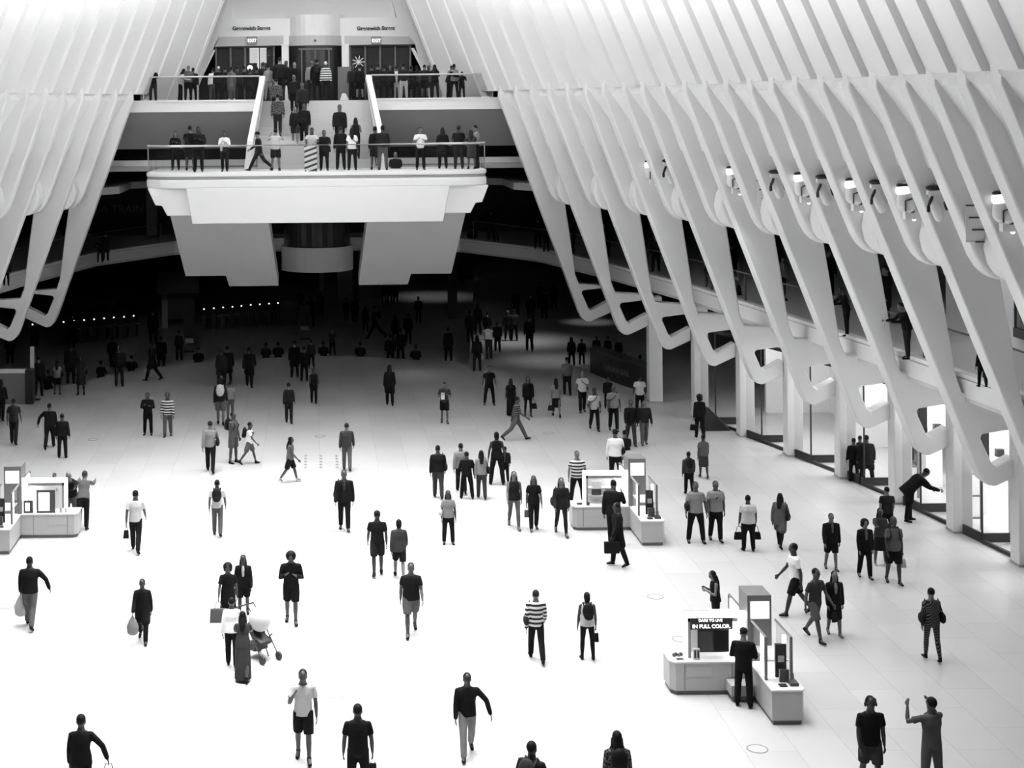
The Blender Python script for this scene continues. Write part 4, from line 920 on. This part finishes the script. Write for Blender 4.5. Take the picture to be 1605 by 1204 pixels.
def person(zone, px, py, h, face, pose, sex, top, bot, hair, shoe, extra, label, group=None):
    if zone in 'FLB':
        z = ZONE[zone]; g = G(px, py, z); D = g.y
        if zone == 'B': pass
    elif zone == 'K':       # interior, given distance
        D = py; z = 0; g = Vector((uv(px, 700)[0]*D/FPX, D, 0))
    else:
        D = py; z = STAIRZ(D) if zone == 'S' else ZONE[zone]; u = uv(px, 240 if zone == 'M' else 150)[0]; g = Vector((u*D/FPX, D, z))
    fat = .0
    if '+' in sex: fat = .14 if sex.count('+') == 1 else .24
    if '-' in sex: fat = -.06
    sx = sex[0]; hi = zone == 'F' and D < 62 and h > 70
    H = h*D/FPX
    if pose == 'bend': H = max(H, 1.7)
    base = 1.72; sc = H/base if pose not in ('bend', 'sit', 'leanf') else 1.0
    if pose == 'leanf': sc = .97
    if pose == 'sit': sc = .98
    sc = min(max(sc, .6), 1.16)
    rz = {'T': 0, 'A': PI, 'L': -PI/2, 'R': PI/2}.get(face); rz = R_(float(face)) if rz is None else rz
    o = empty('person', (g.x, g.y, z), rz, sc); tag(o, label, 'person', group)
    J = skel(pose, sx)
    if pose == 'sit': o.location.z = z - .62
    sk = SKIN[(int(px)*7 + int(h)) % 3 if not hair.endswith('!') else 0]
    put(o, part('body', pose, sx, fat, hi), 'body', sk)
    put(o, part('t'+top[0], pose, sx, fat, hi), PART_NAME['t'][top[0]], shade(top[1]))
    if bot != '-': put(o, part('b'+bot[0], pose, sx, fat, hi), PART_NAME['b'][bot[0]], shade(bot[1]))
    for q in 'LR': put(o, part('shoes'+q, pose, sx, 0, hi), 'shoe', shade(shoe))
    if hair[0] != 'x': put(o, part('h'+hair[0], pose, sx, 0, hi), {'c': 'cap', 'v': 'headscarf'}.get(hair[0], 'hair'), shade(hair[1], 'hair'))
    if 'headphones' in label:
        h = J['hd']; mb = MB(); mb.tube([h + Vector((x_, 0, z_)) for x_, z_ in ((-.095, .0), (-.085, .08), (0, .135), (.085, .08), (.095, .0))], [.012]*5, 6)
        mb.ball(h + Vector((-.095, 0, -.01)), (.02, .035, .04), 8, 6); mb.ball(h + Vector((.095, 0, -.01)), (.02, .035, .04), 8, 6)
        mb.build('headphones', BLACK, o, smooth=True)
    mw = Matrix.Translation(o.location) @ Matrix.Rotation(rz, 4, 'Z') @ Matrix.Scale(sc, 4)
    if extra:
        kinds = [e[0] for e in extra.split(',')]
        for ex in extra.split(','):
            k, shd, sd = ex[0], ex[1], (ex[2] if len(ex) > 2 else 'R')
            who = label.split(',')[0]
            cols = {'0': 'black', '1': 'black', '2': 'dark', '3': 'grey', '4': 'grey', '5': 'light', '6': 'white'}[shd]
            if k == 'V':
                c = J['sp'][3]; rot = Matrix((Vector((1, 0, 0)), -J['fw'], J['up'])).transposed()
                MB().ball(c + J['fw']*.098 + J['up']*.0, (.055, .055, .17), 12, 10, rot).build('shirt_front', shade(shd), o, smooth=True); continue
            if k in 'KSX':
                worldx = 1 if sd == 'R' else -1
                sgn = worldx * (1 if math.cos(rz) > 0 else -1)
                worn(k.lower(), shd, o, J, '%s%s %s worn by the %s' % (('right ' if sd == 'R' else 'left ') if kinds.count(k) > 1 else '', cols, {'K': 'backpack', 'S': 'shoulder bag', 'X': 'crossbody bag'}[k], ' '.join(who.split()[:10])), sgn)
            else:
                hs = sorted([(mw @ (J['wr'+q]+J['hdir'+q]*.08)) for q in 'LR'], key=lambda v: v.x)
                hp = hs[1] if sd == 'R' else hs[0]
                bag_at(k, shd, hp, rz, '%s%s %s held by the %s' % (('right ' if sd == 'R' else 'left ') if kinds.count(k) > 1 else '', cols, {'h': 'handbag', 'p': 'carrier bag', 'b': 'briefcase', 't': 'large shopping bag', 'w': 'sheet', 'm': 'small bag'}[k], ' '.join(who.split()[:9])), sc)
    return o
# zone px py height face pose sex top bottom hair shoes extras | label
CROWD = '''
F 128 1276 161 A outR f l0 p0 s0 0 h1R | woman in black cut off by the bottom edge at the far left
F 476 1194 149 T phone m- t5 s0 s1 0 - | man in pale polo shirt and black shorts with a hand at his chin
F 562 1258 158 A stand m t0 p0 s0 0 m1R | man in black short sleeves seen from behind at the bottom edge
F 733 1186 137 T outL m l0 p4 s0 0 - | man in black shirt and grey khaki trousers looking down with one arm out
F 834 1328 168 150 step m t1 p1 s0 0 K2 | man at the bottom edge with only head and shoulders in view and a backpack
F 969 1310 166 A step f lf p0 l0 0 K0 | woman in patterned top at the bottom edge seen from behind
F 1365 1244 156 T step m t0 s2 s0 0 - | man in black T-shirt and grey shorts with headphones at the bottom right
F 1461 1246 157 200 photo m t3 p3 s0 0 - | person in all grey with raised forearms at the bottom right
F 47 984 115 A outR m+ l0 p3 s0 0 p5L | man in black shirt and grey trousers swinging one arm wide
F 224 1006 103 T walk f k0 p0 s1 0 p4L | woman in long dark coat with a pale collar
F 358 985 107 T walk f m0 - h0 0 t3L | woman in short black dress with puffy hair
F 382 966 98 T stepm f j0 s0 l0 0 V5 | long haired woman in black jacket beside the woman in black dress
F 364 1046 111 A step f l6 p0 s0 0 - | woman in long white top seen from behind next to the stroller
F 381 1067 109 A push f dG - l0 0 - | woman in full length grey dress pushing the stroller
F 457 978 117 T both m l0 s0 h0 0 - | person in black sweater and black shorts with hands at the chest
F 592 903 104 A stepm m t0 s1 c0 1 - | man in black cap and T-shirt walking hand in hand
F 626 907 96 A walk f j2 s0 u0 0 - | woman in grey denim jacket and shorts walking hand in hand
F 645 995 118 T walkm m+ t0 s3 s0 0 - | stocky man in black short sleeved shirt and grey shorts
F 841 1036 115 A walk m- la p0 s1 0 S1L | man in striped sweater and black trousers
F 921 1034 108 A stand f n5 l0 u0 0 K0L,m0R | woman in white sleeveless top and black leggings
F 213 865 100 A walk m t5 p0 s0 0 m0L | man in pale office shirt and black trousers walking away alone
F 341 840 89 A step m- t5 p3 s0 0 K0 | young man in pale shirt with black backpack and grey slim trousers
F 544 738 76 A step m l2 p3 s1 0 - | man in dark sweater and grey trousers behind the man in the suit
F 540 832 97 T step m j0 p0 s0 0 S0L,V2 | man in black suit walking towards the viewer
F 455 756 74 R walk f n3 s0 l0 5 - | young woman with very long dark hair and bare legs
F 330 740 83 A walk m l4 p0 s1 0 S0R | grey haired man in grey shirt and black trousers
F 366 726 82 60 stand m n3 s3 s0 0 K0 | person in grey vest and shorts with a bulky backpack
F 391 728 69 R walk m t6 s3 s0 0 K0 | youth in white T-shirt walking with hand to face
F 232 682 69 T bothst m l0 p0 s2 0 - | man in dark shirt standing with hands together
F 263 685 71 T stepm m la p3 s0 0 - | man in striped shirt walking in the shade edge
F 78 703 73 A outL m+ l0 p0 s0 0 - | big man in black at the left with one arm out
F 98 718 71 A stand m l0 p0 s0 0 - | boy in dark jacket beside the big man in black
F 22 697 73 A step m t2 p1 s0 0 K1L | man in dark shirt at the left edge with a bag on his back
F 2 660 66 A step f l0 p0 l0 0 - | dark figure cut by the left edge
F 127 619 62 T stand f m1 - s0 0 S0R | woman in dark knee length dress near the step edge at left
F 90 619 55 A stand f t4 s0 l0 2 S0R | woman in pale top and dark shorts on the dim floor at left
F 61 621 64 A stand m l0 p0 s0 0 - | dark figure standing behind the slim pale post
F 111 602 64 A stand m++ k0 p0 s0 0 - | broad dark figure at the step edge at left
F 187 606 66 A stand m j0 p1 s2 0 - | figure in dark puffy jacket at the step edge
F 239 597 64 L outR m k0 p0 s0 0 - | figure with outstretched arm at the dark step edge
L 176 577 50 A step m l0 p0 s0 0 - | slim dark figure on the lower floor at left
L 253 580 54 A stand m+ k0 p0 s0 0 - | large dark figure at the steps beside the notice board
L 281 565 48 A stand f l1 p0 s0 0 - | thin dark figure left of the left notice board
F 347 607 62 A stand f k1 p1 s1 0 - | figure in grey coat in the shade, left of two
F 357 603 62 A stand m k0 p0 s0 0 - | figure in black coat in the shade, right of two
F 346 667 76 A step f l1 s3 l0 0 K5 | woman with a white strapped backpack at the shade edge
F 361 655 58 A stepm f t4 p3 s0 0 - | woman in pale top just behind the white backpack
F 391 607 65 A walk m k0 p0 s0 0 - | man in black striding into the shade
F 462 592 59 A stand m k0 p0 s0 0 - | figure in black on the dim floor left of the small group
F 477 598 56 A stand m- l0 p0 s0 0 m4R | child in black beside a pale bag
F 488 577 45 A stand m l1 p0 s0 0 - | dark figure behind the child in black
F 492 633 57 A step f n0 p0 s2 0 - | figure in sleeveless black in the middle of the dim floor
F 453 664 65 A step f l1 p1 s0 0 - | woman in dark clothes alone on the dim floor
L 521 557 42 T stand m t2 p0 s0 0 - | man in grey shirt standing alone on the lower floor
F 611 636 65 A step f k0 p0 l0 0 - | woman in black coat in front of the lit floor patch
L 612 577 55 A stand m l0 p0 s0 0 - | dark figure at the right of the step edge, left of a pair
L 628 569 55 A stand m l0 p0 s0 0 - | dark figure at the right of the step edge, right of a pair
L 640 539 48 A step m j0 p0 s0 0 - | man in dark jacket on the lower floor near the centre
L 620 540 46 A stand f l0 p0 l0 0 - | slim woman in black on the lower floor near the centre
L 656 506 42 T step m j0 p0 s0 0 - | man in dark jacket alone before the pale panel
L 589 531 55 L stride m+ t1 p0 s0 0 K0R | large person mid stride with a bag on the lower floor
L 573 520 40 A step f l0 p0 l0 0 - | thin dark walker beside the large striding person
L 543 504 38 A step f l0 p0 s0 0 - | dark walker left of two beneath the escalators
L 556 506 41 A step m k0 p0 s0 0 - | dark walker right of two beneath the escalators
L 602 477 36 A stand m l0 p0 s0 0 - | legs of a dark group under the right escalator, left
L 611 477 36 A stand m l0 p0 s0 0 - | legs of a dark group under the right escalator, middle
L 620 477 36 A stand f k0 p0 s0 0 - | legs of a dark group under the right escalator, right
L 594 466 34 A step m l0 p0 s0 0 - | far walker half hidden by the escalator soffit
L 683 455 34 R walk m l0 p0 s0 0 - | far walker on the lit strip of lower floor
L 723 451 33 R walk m l1 p1 s0 0 - | far walker beside the square pillar
L 487 513 50 A stand m l0 p0 s0 0 - | dark figure near the right notice board
L 471 492 42 A stride m l0 p0 s0 0 - | dark figure walking behind the gate housing
L 503 496 40 A stand m l1 p1 s0 0 - | dark figure right of the gate housing
L 430 505 44 T bothst m l0 p0 s0 0 - | dark figure standing at the end of the ticket gates
L 460 503 42 A stand m k0 p0 s0 0 - | tall dark figure at the gate housing
L 320 513 42 A stand m l0 p0 s0 0 - | dark figure at the first right ticket gate
L 112 545 52 A stand m k0 p0 s0 0 - | dark figure at the left ticket gates, nearest the ribs
L 240 540 56 A stand m+ k0 p0 s0 0 - | tall dark figure left of the black panel
L 16 570 50 T stand m k0 p0 s0 0 - | dark figure above the pale balustrade top
F 697 664 67 T both m- t2 s0 s1 0 w6L | person in grey T-shirt holding a bright white sheet
F 767 635 63 T wide m t0 p0 s1 0 - | man in black standing with feet apart in the shade
F 801 652 60 A stand f d0 - l0 0 - | woman in long black garment behind the striding man
F 809 690 74 R stride m tb p3 s0 0 - | striding man in grey trousers with striped shirt
F 828 653 64 T step f j0 l0 l0 0 h0R | woman in black with a bag beside the long black garment
F 830 551 57 A step m l0 p0 s0 0 - | man in black on the lit patch of back floor
F 796 534 49 T stand f l1 p1 l0 0 - | left of a pair standing on the lit patch
F 806 534 50 A stand m t2 p0 s0 0 - | right of a pair standing on the lit patch
F 809 497 44 A stand m l0 p0 s0 0 K0 | dark figure with a backpack in the right background
F 847 484 43 A stand m l0 p0 s0 0 - | dark figure right of the background backpack wearer
F 868 486 44 A step m k0 p0 s0 0 - | dark figure next to the first long rib in the background
F 832 505 46 A stand m k0 p0 s0 0 - | dark figure behind the man on the lit patch
F 853 500 46 A step f k0 p0 s0 0 - | dark coat figure in the right background, nearer the ribs
F 737 538 52 A step m+ l0 p0 s0 0 K0L | heavy figure with a round backpack in the right crowd
F 749 525 50 A stand f l0 p0 l0 0 - | tall dark figure at the top of the right crowd
F 764 533 45 A stand m l0 p0 s0 0 - | dark figure in the middle of the right crowd
F 766 562 50 A leanf m t6 p2 s0 0 - | person in white T-shirt bending in the right crowd
F 780 552 48 A step m l1 p0 s1 0 - | dark figure at the right side of the right crowd
F 748 582 58 A stand f l1 p1 l0 0 w5R | long haired figure at the front of the right crowd
L 703 566 54 A stand f k0 p0 s0 0 - | dark coated figure at the right end of the steps
F 896 574 47 A stand f l0 p0 l0 0 - | woman with long dark hair near the bar counter
F 912 572 42 A stand m l0 p0 s0 0 - | dark figure at the left end of the bar counter
F 889 620 61 A step m t3 p0 s0 0 - | man in grey T-shirt and dark trousers left of the three strapped men
F 872 654 63 A walk f t4 k0 l0 0 h0L | woman in pale top and long dark skirt
F 913 647 67 T stepm m t5 p0 s0 0 X0R | first of three men in pale shirts with crossbody straps
F 932 675 70 T walk m- t5 p0 s0 0 X0L | second of three men in pale shirts with crossbody straps
F 962 676 74 T step m t4 p0 s0 0 X0L | third of three men in pale shirts with crossbody straps
F 1003 651 65 A stand m t5 p0 s0 0 - | man in white T-shirt standing at the bar counter
F 989 698 74 T walk m l0 p2 s0 0 - | man in dark jacket and grey trousers left of a pair
F 1010 698 72 T stepm m l1 p3 s0 0 - | man in dark shirt and light trousers right of a pair
F 965 757 86 A stand m+ l6 p0 c0 0 S0R | man in white shirt and black trousers behind the middle kiosk
F 980 705 48 A sit f k0 p0 s0 0 - | dark figure crouching behind the man in white shirt
F 1097 688 71 A step f l0 p0 h0 0 h0L | woman with big black hair by the first column
F 1103 750 70 A step f t3 k2 s0 2 - | woman in grey blouse and dark skirt
F 1080 776 69 A step m l2 p0 s0 0 K0 | person with dark backpack in front of the woman in the skirt
F 1091 851 98 T wide m+ t4 p0 s1 0 S0L | man in grey shirt and black trousers, left of a pair
F 1122 849 97 T step m+ t4 p0 s2 0 X0L | man in grey shirt and black trousers, right of a pair
F 1173 864 90 A stand m++ t5 p0 s0 1 h0L,h0R | large man in pale shirt carrying two dark bags
F 1223 858 88 150 walk f k3 l0 l0 1 S0R | woman in grey coat and black leggings with long hair
F 1303 894 91 T step m j0 s0 s1 0 V3 | man in open black jacket and dark shorts
F 1356 907 95 T step f j0 p0 h0 0 V3 | woman with bushy hair in open black jacket
F 1380 886 91 T point f l2 k0 l0 5 - | woman raising an arm behind the bushy haired woman
F 1401 916 108 T step f t3 s0 s2 0 K1,m5R | woman in grey T-shirt and wide black shorts
F 1391 846 84 A step m t1 p0 s0 1 - | man in dark T-shirt walking towards the shops
F 1425 818 66 R bend m+ k0 p0 s0 0 - | figure in black coat bending forward at the shop doors
F 1247 965 118 L walk m t6 s0 s0 0 - | man in white T-shirt and black shorts walking left
F 1278 1004 118 30 walkm m- t2 s3 s0 0 m0R | man in grey shirt and grey shorts between the white T-shirt and the black jacket
F 1308 997 104 T step f j0 k0 l0 3 V4 | long haired woman in black jacket and short skirt
F 1461 1036 116 A step f lz lz s0 0 S0L,S0R | woman in dark patterned outfit alone at the right
F 1122 993 101 L bothst f n0 p0 l0 0 - | woman in black behind the nearest kiosk with hands at her chin
F 1166 1108 126 160 bothst m- j0 p0 c0 0 - | man in black suit working at the nearest kiosk
F 962 858 107 160 phone m j0 p0 s0 0 - | man in black jacket at the middle kiosk with a hand at his ear
F 969 888 102 L stepm m k0 p0 s0 0 b0L | man in long black coat in front of the middle kiosk
F 905 789 84 T wide m+ ta p0 s1 0 - | man in striped polo shirt beside the middle kiosk
F 880 839 94 T walk f j1 l1 l1 2 S1L | woman with long hair and bag left of the middle kiosk
F 837 832 88 T stepm f t0 p0 l2 3 m3L | young woman in black T-shirt with long fair hair
F 806 828 93 T walk f n1 l3 l1 3 - | young woman in dark vest and grey slim trousers
F 687 781 84 A step m+ l0 p2 s0 0 S0R | stocky man in black long sleeved shirt
F 703 853 86 T stand f t4 p0 l1 0 S5L | woman with long dark hair and pale top with a pale shoulder bag
F 723 772 80 A walk m l4 p0 s0 0 - | man in pale hooded top behind the boy in black
F 732 782 76 A wide m l0 p0 s0 0 - | boy in black holding hands
F 755 782 77 A step f l4 p2 l0 1 S0R | woman in pale sweater with long black hair
F 779 760 85 A wide f n0 p0 u0 1 - | woman in black sleeveless top behind the two young women
F 792 757 58 A step m l0 p0 s0 0 - | dark child beside the woman in black sleeveless top
F 86 806 66 T stand m l1 p1 s0 0 - | person whose head shows above the left edge kiosk
F 111 822 86 T leanf m+ l0 p3 s4 0 - | bald man in black leaning over the left edge kiosk
F 131 830 78 A leanf f l3 p0 s2 0 - | person in grey sweater leaning on the end of the left edge kiosk
K 1338 47.0 70 A stand m l0 p0 s0 0 - | leftmost of the dark figures inside the shop
K 1348 47.6 66 A stand f l0 p0 s0 0 - | middle one of the dark figures inside the shop
K 1358 46.6 80 A wide m+ k0 p0 s0 0 - | rightmost and largest of the dark figures inside the shop
F 75 604 40 A sit m l0 p0 s0 0 - | person sitting on the steps nearest the balustrade
F 158 589 38 A sit f l0 p0 s0 0 - | person sitting on the steps between two standing figures
F 206 580 38 A sit m l0 p0 s0 0 - | person sitting on the steps left of centre
F 311 567 38 A sit m+ l0 p0 s0 0 - | broad person sitting on the steps below the notice board
F 417 559 36 A sit f l1 p0 s0 0 - | left one of two people sitting side by side on the steps
F 436 558 36 A sit m l0 p0 s0 0 - | right one of two people sitting side by side on the steps
F 507 557 30 A sit m l0 p0 s0 0 - | small dark person sitting on the steps near the middle
F 565 558 30 A sit m l0 p0 s0 0 - | low dark figure sitting on the steps right of the middle
F 652 563 36 A sit m l0 p0 s0 0 - | dark figure sitting on the steps near the right end
F 980 578 40 A sit m l0 p0 s0 0 - | dark figure seated behind the bar counter, left
F 1004 580 40 A sit f l0 p0 s0 0 - | dark figure seated behind the bar counter, right
F 935 566 40 A stand m l0 p0 s0 0 - | dark figure behind the bar counter near its left end
F 953 568 42 A stand f l0 p0 s0 0 - | dark figure behind the bar counter, second from its left end
F 970 570 40 T stand m l0 p0 s0 0 - | dark figure behind the bar counter in the middle
F 1031 600 56 A stand m l0 p0 s0 0 - | dark figure at the right end of the bar counter
F 953 640 50 T stand m l0 p0 s0 0 - | dark figure behind the third strapped man
M 275 60.8 63 T bothst f l0 p0 l0 0 - | long haired woman in black at the left of the projecting balcony
M 298 60.3 72 A stand m+ t0 s0 s0 0 - | tall person in black T-shirt at the left of the projecting balcony
M 311 58.9 73 T bothst m++ j0 p0 s0 0 K0 | heavy person in dark jacket leaning at the balcony rail
M 352 58.7 66 T both f l6 p0 s0 0 h1R | person in white jacket and black trousers at the balcony rail
M 406 59.4 67 L stride m l0 p0 c0 0 - | man in cap striding left along the balcony
M 432 59.2 68 A photo f t5 s0 s0 0 - | person in light T-shirt raising both forearms on the balcony
M 489 58.9 70 T rail m+ t5 p3 s0 0 - | man in light polo shirt at the rail behind the striped panel
M 508 58.9 66 T rail m++ l0 p0 s0 0 m0R | man in dark shirt at the rail right of the striped panel
M 534 59.6 70 A stand m l0 p0 s1 0 - | man in dark clothes at the foot of the stairs
M 552 59.0 68 A stand f t6 p0 l0 0 X0R | woman in white blouse with a black bag at the rail
M 588 59.2 70 A stand f l0 s0 s0 0 - | dark clothed woman by the foot of the right stair parapet
M 600 58.9 72 A stand m l1 p3 s0 0 - | man in dark top and grey trousers by the right stair parapet
M 620 60.4 60 A sit m++ l0 p0 x0 0 - | bald person in black sitting on the balcony
M 659 58.8 69 T bothst m- t6 p0 s0 0 - | man in white T-shirt with hands at his chest on the balcony
M 694 59.8 66 A bothst f k0 p0 l0 0 - | long haired woman in black skirt on the right of the balcony
M 719 59.2 70 A stand m+ t0 p1 s0 0 - | man in black T-shirt seen from behind at the balcony end
M 739 58.9 64 A rail f m2 - l0 0 - | woman in grey dress leaning at the right balcony end
M 748 59.5 70 L bothst m l4 p0 s0 0 - | man in pale vest at the far right of the balcony
S 532 61.6 72 T step m+ l0 p0 s1 0 - | man in dark sweater descending the stairs at the right
S 557 61.3 66 A both f n0 p0 l0 0 - | woman in sleeveless black standing on the lower stairs
S 435 62.3 68 A step m lf p1 s0 0 - | man in dark patterned shirt on the stairs at the left
S 462 61.9 62 T step f l0 s1 s0 5 - | person in black with a pale hem coming down the stairs
S 476 61.9 67 T step m+ l0 p0 s0 0 - | man in black coming down the middle of the stairs
S 433 63.2 64 A step m lf p0 s0 0 - | person in dark patterned jacket higher on the stairs
S 461 63.3 62 T step f l0 p0 s2 0 - | woman in dark scarf near the top of the stairs
S 474 63.0 64 T step m j1 p0 s0 0 - | man in open dark jacket near the top of the stairs
U 511 64.6 62 A stand f la p0 s5 0 - | person in striped top with pale hair at the head of the stairs
U 497 65.0 66 A stand m+ l0 p0 s0 0 K0 | dark broad figure with pale shoulders in front of the elevator
U 489 66.5 64 A stand m l4 p1 s3 0 - | grey haired man in front of the elevator door
U 462 65.6 62 T stand m k0 p0 s0 0 - | dark figure left of the elevator pier
U 449 65.2 64 T stand m l0 p0 s0 0 - | man in black at the top of the stairs, left of centre
U 439 64.6 70 A stand m++ l0 p0 s0 0 - | very tall dark man at the top of the stairs
U 421 65.0 58 A stand f t4 p4 s0 3 - | person in pale trousers behind the left parapet
U 413 65.4 62 A stand m l1 p1 s2 0 - | dark figure just behind the left parapet head
U 240 64.6 57 T rail m l0 p2 s0 0 - | man in black leaning on the upper left railing
U 253 66.5 52 A stand f l0 p0 l0 0 - | small dark haired figure behind the man at the upper left railing
U 283 64.6 53 R rail f l5 p0 l0 0 - | woman in pale top leaning at the upper left railing
U 295 64.6 58 A rail m+ lb p0 c3 0 - | man in striped dark shirt at the upper left railing
U 303 65.2 54 A stand m l0 p0 s0 0 - | dark figure right of the striped shirt at the upper railing
U 334 66.2 54 A stand f l6 p3 s0 0 - | person all in white by the slanted door frame
U 343 65.2 56 A stand m l0 p0 s5 0 - | person in black with pale cap by the left street doors
U 353 65.8 56 A stand f k0 p0 s0 0 - | dark coat figure by the left street doors
U 363 64.7 55 A stand f m3 - s0 5 - | woman in grey dress behind the upper left railing
U 372 65.2 57 A stand m t1 p0 s0 0 - | man in dark T-shirt right of the woman in grey dress
U 383 65.5 56 A stand m j0 p0 s0 5 - | dark figure with white shoes behind the upper railing
U 392 64.8 52 A stand m+ k0 p0 s0 0 - | dark wide figure below the globe lamp
U 403 65.0 54 A stand f k0 p0 s0 0 - | dark figure between the globe lamp and the left parapet
U 583 64.8 56 A stand m l0 p1 s0 0 - | first dark figure right of the right parapet
U 592 65.3 58 A stand m k0 p0 s0 0 - | second dark figure right of the right parapet
U 602 64.9 55 A stand m l0 p0 s0 0 - | third dark figure right of the right parapet
U 612 65.5 55 T stand f l0 p0 l0 0 - | dark woman facing the hall right of the parapet
U 622 66.3 54 A stand f l5 p5 s0 3 - | bright clothed person in the right railing crowd
U 633 64.7 58 A stand m l1 p5 s0 0 - | man in dark top and pale trousers at the right railing
U 645 64.9 54 A stand f k0 p0 s0 0 - | dark figure right of the pale trousers
U 654 65.6 54 A stand f t2 p1 l0 0 - | grey figure between two groups at the right railing
U 666 64.6 56 A rail m t1 s0 s0 0 - | person in black shorts leaning at the right railing
U 672 65.2 54 T stand m t3 p1 s0 0 - | man in grey facing the hall beside the black shorts
U 682 64.8 56 A rail f l1 p1 l0 0 K0R | person in front of the grey directory board
U 703 64.7 54 R rail m j0 p0 s0 0 - | man in black jacket leaning on the right railing
U 712 64.6 56 A hip f l4 p0 s0 0 - | person in grey top with elbow out at the right railing
U 724 64.9 44 T rail m l1 p1 s0 0 - | dark stooping figure near the right end of the upper railing
U 553 67.0 56 T stand m l1 p1 s0 0 - | dark figure beside the podium
U 564 66.4 56 A stand f l0 s0 s0 0 - | dark figure in front of the branching lamp
B 157 412 40 A hip f l0 p0 l0 0 - | dark figure on level two left of the projecting balcony
B 166 409 46 A point m+ k0 p0 s0 0 - | broad dark figure pointing on level two at the left
B 10 448 44 A stand m l0 p0 s0 0 - | dark figure on level two between the left ribs
B 741 374 35 A sit m k0 p0 s0 0 - | dark figure behind the right end of the balcony on level two
B 778 380 34 A stand f k0 p0 l0 0 - | dark pair member on level two, left
B 770 376 48 A stand m l0 p0 s0 0 - | dark pair member on level two, right
B 843 390 50 A stand m l0 p0 s0 0 - | dark figure on level two beside the first long rib, left
B 856 395 42 A stand f l0 p0 s0 0 - | dark figure on level two beside the first long rib, right
B 894 400 55 A stand m k0 p0 s0 0 - | dark figure on level two behind the first short rib
B 950 404 56 A stand m k0 p0 s0 0 - | dark figure on level two behind the second short rib
B 1028 426 60 A stand m l0 p0 s0 0 - | dark figure on level two behind the third short rib
B 1112 450 50 A stand f l0 p0 s0 0 - | dark figure on level two by the pale counter
B 1158 462 64 L sit f l0 p0 s5 0 - | white haired person sitting on level two
B 1148 440 60 A stand m k0 p0 s0 0 - | dark figure standing behind the white haired person
B 1228 471 74 R stand f l3 p0 s0 0 - | woman in grey sweater at the level two rail
B 1218 450 70 A stand m l0 p0 s0 0 - | dark figure behind the woman in grey sweater
B 1299 466 76 T stand m l0 p0 s0 0 - | man in black standing against the pale wall on level two
B 1327 527 80 L rail m l0 p0 s0 0 w5L | man in black leaning on the level two rail with a pale paper
B 1389 510 95 L stand m k0 p0 s0 0 - | tall black figure on level two behind the reading person
B 1422 563 92 L rail f l0 p1 s1 0 w5L | person in grey trousers leaning on the level two rail, nearest the right
B 1540 607 20 A stand f l0 p0 s0 0 - | small dark child at the level two rail near the right edge
'''
def run():
    for ln in CROWD.strip().splitlines():
        a, label = ln.split('|'); f = a.split()
        ext = '' if f[11] == '-' else f[11]
        top = f[7].replace('G', '2')
        zone = f[0]; px, py, h = float(f[1]), float(f[2]), float(f[3])
        grp = {'F': 'people on the concourse floor', 'L': 'people on the dark lower floor', 'M': 'people on the projecting balcony', 'S': 'people on the staircase', 'U': 'people at street level', 'B': 'people on level two', 'K': 'people inside the shop'}[zone]
        person(zone, px, py, h, f[4], f[5], f[6], top, f[8], f[9], f[10], ext, label.strip(), grp)
run()
# stroller with pale canopy
g = G(405, 1030); t = empty('stroller', (g.x, g.y, 0), R_(40)); tag(t, 'black stroller with a pale rounded canopy pushed by the woman in the grey dress', 'stroller')
MB().tube([(0, .35, 1.0), (0, .2, .85), (0, -.15, .45), (0, -.35, .12)], [.015]*4, 6, ).build('frame', DMET, t)
for s in (-.22, .22):
    MB().tube([(s, .45, 1.0), (s, .2, .8), (s, -.1, .45), (s, -.4, .1)], [.014]*4, 6).build('side_frame', DMET, t); MB().tube([(s, -.2, .5), (s, .25, .1)], [.014]*2, 6).build('rear_leg', DMET, t)
    for y in (-.42, .27): MB().wheel((s, y, .09), .09, .05).build('wheel', BLACK, t)
MB().tube([(-.22, .45, 1.0), (.22, .45, 1.0)], [.018]*2, 6).build('handlebar', BLACK, t)
MB().tube([(0, .1, .75), (0, -.02, .45), (0, -.28, .38)], [(.19, .04), (.19, .06), (.18, .05)], 12).build('seat', BLACK, t, smooth=True)
MB().ball((0, -.06, .82), (.22, .26, .26), 16, 10).build('canopy', M('canopy_pale', .55, .7), t, smooth=True)
MB().box(-.18, .18, -.1, .2, .18, .32).build('basket', BLACK, t)
# striped panel at the balcony rail
p = P(487, 250, 58.5); t = MB().box(-.24, .24, -.02, .02, 0, .98)
sm = bpy.data.materials.new('striped_panel'); sm.use_nodes = True; nt = sm.node_tree; b = nt.nodes['Principled BSDF']
tc = nt.nodes.new('ShaderNodeTexCoord'); wv = nt.nodes.new('ShaderNodeTexWave'); wv.bands_direction = 'Z'; wv.inputs['Scale'].default_value = 1.6; rp = nt.nodes.new('ShaderNodeValToRGB'); rp.color_ramp.interpolation = 'CONSTANT'
mp = nt.nodes.new('ShaderNodeMapping'); mp.inputs['Rotation'].default_value = (0, .35, 0)
nt.links.new(tc.outputs['Object'], mp.inputs[0]); nt.links.new(mp.outputs[0], wv.inputs[0]); nt.links.new(wv.outputs[0], rp.inputs[0]); nt.links.new(rp.outputs[0], b.inputs['Base Color'])
rp.color_ramp.elements[0].color = (.03, .03, .03, 1); rp.color_ramp.elements[1].position = .35; rp.color_ramp.elements[1].color = (.8, .8, .8, 1)
t = t.build('striped_panel', sm, loc=(p.x, 58.5, ZP)); tag(t, 'black and white striped panel standing at the middle of the balcony rail', 'panel')
for s in (-.2, .2): MB().box(s-.03, s+.03, -.08, .08, 0, .04).build('foot', DMET, t)
print('objects', len(bpy.data.objects), 'verts', sum(len(m.vertices) for m in bpy.data.meshes))
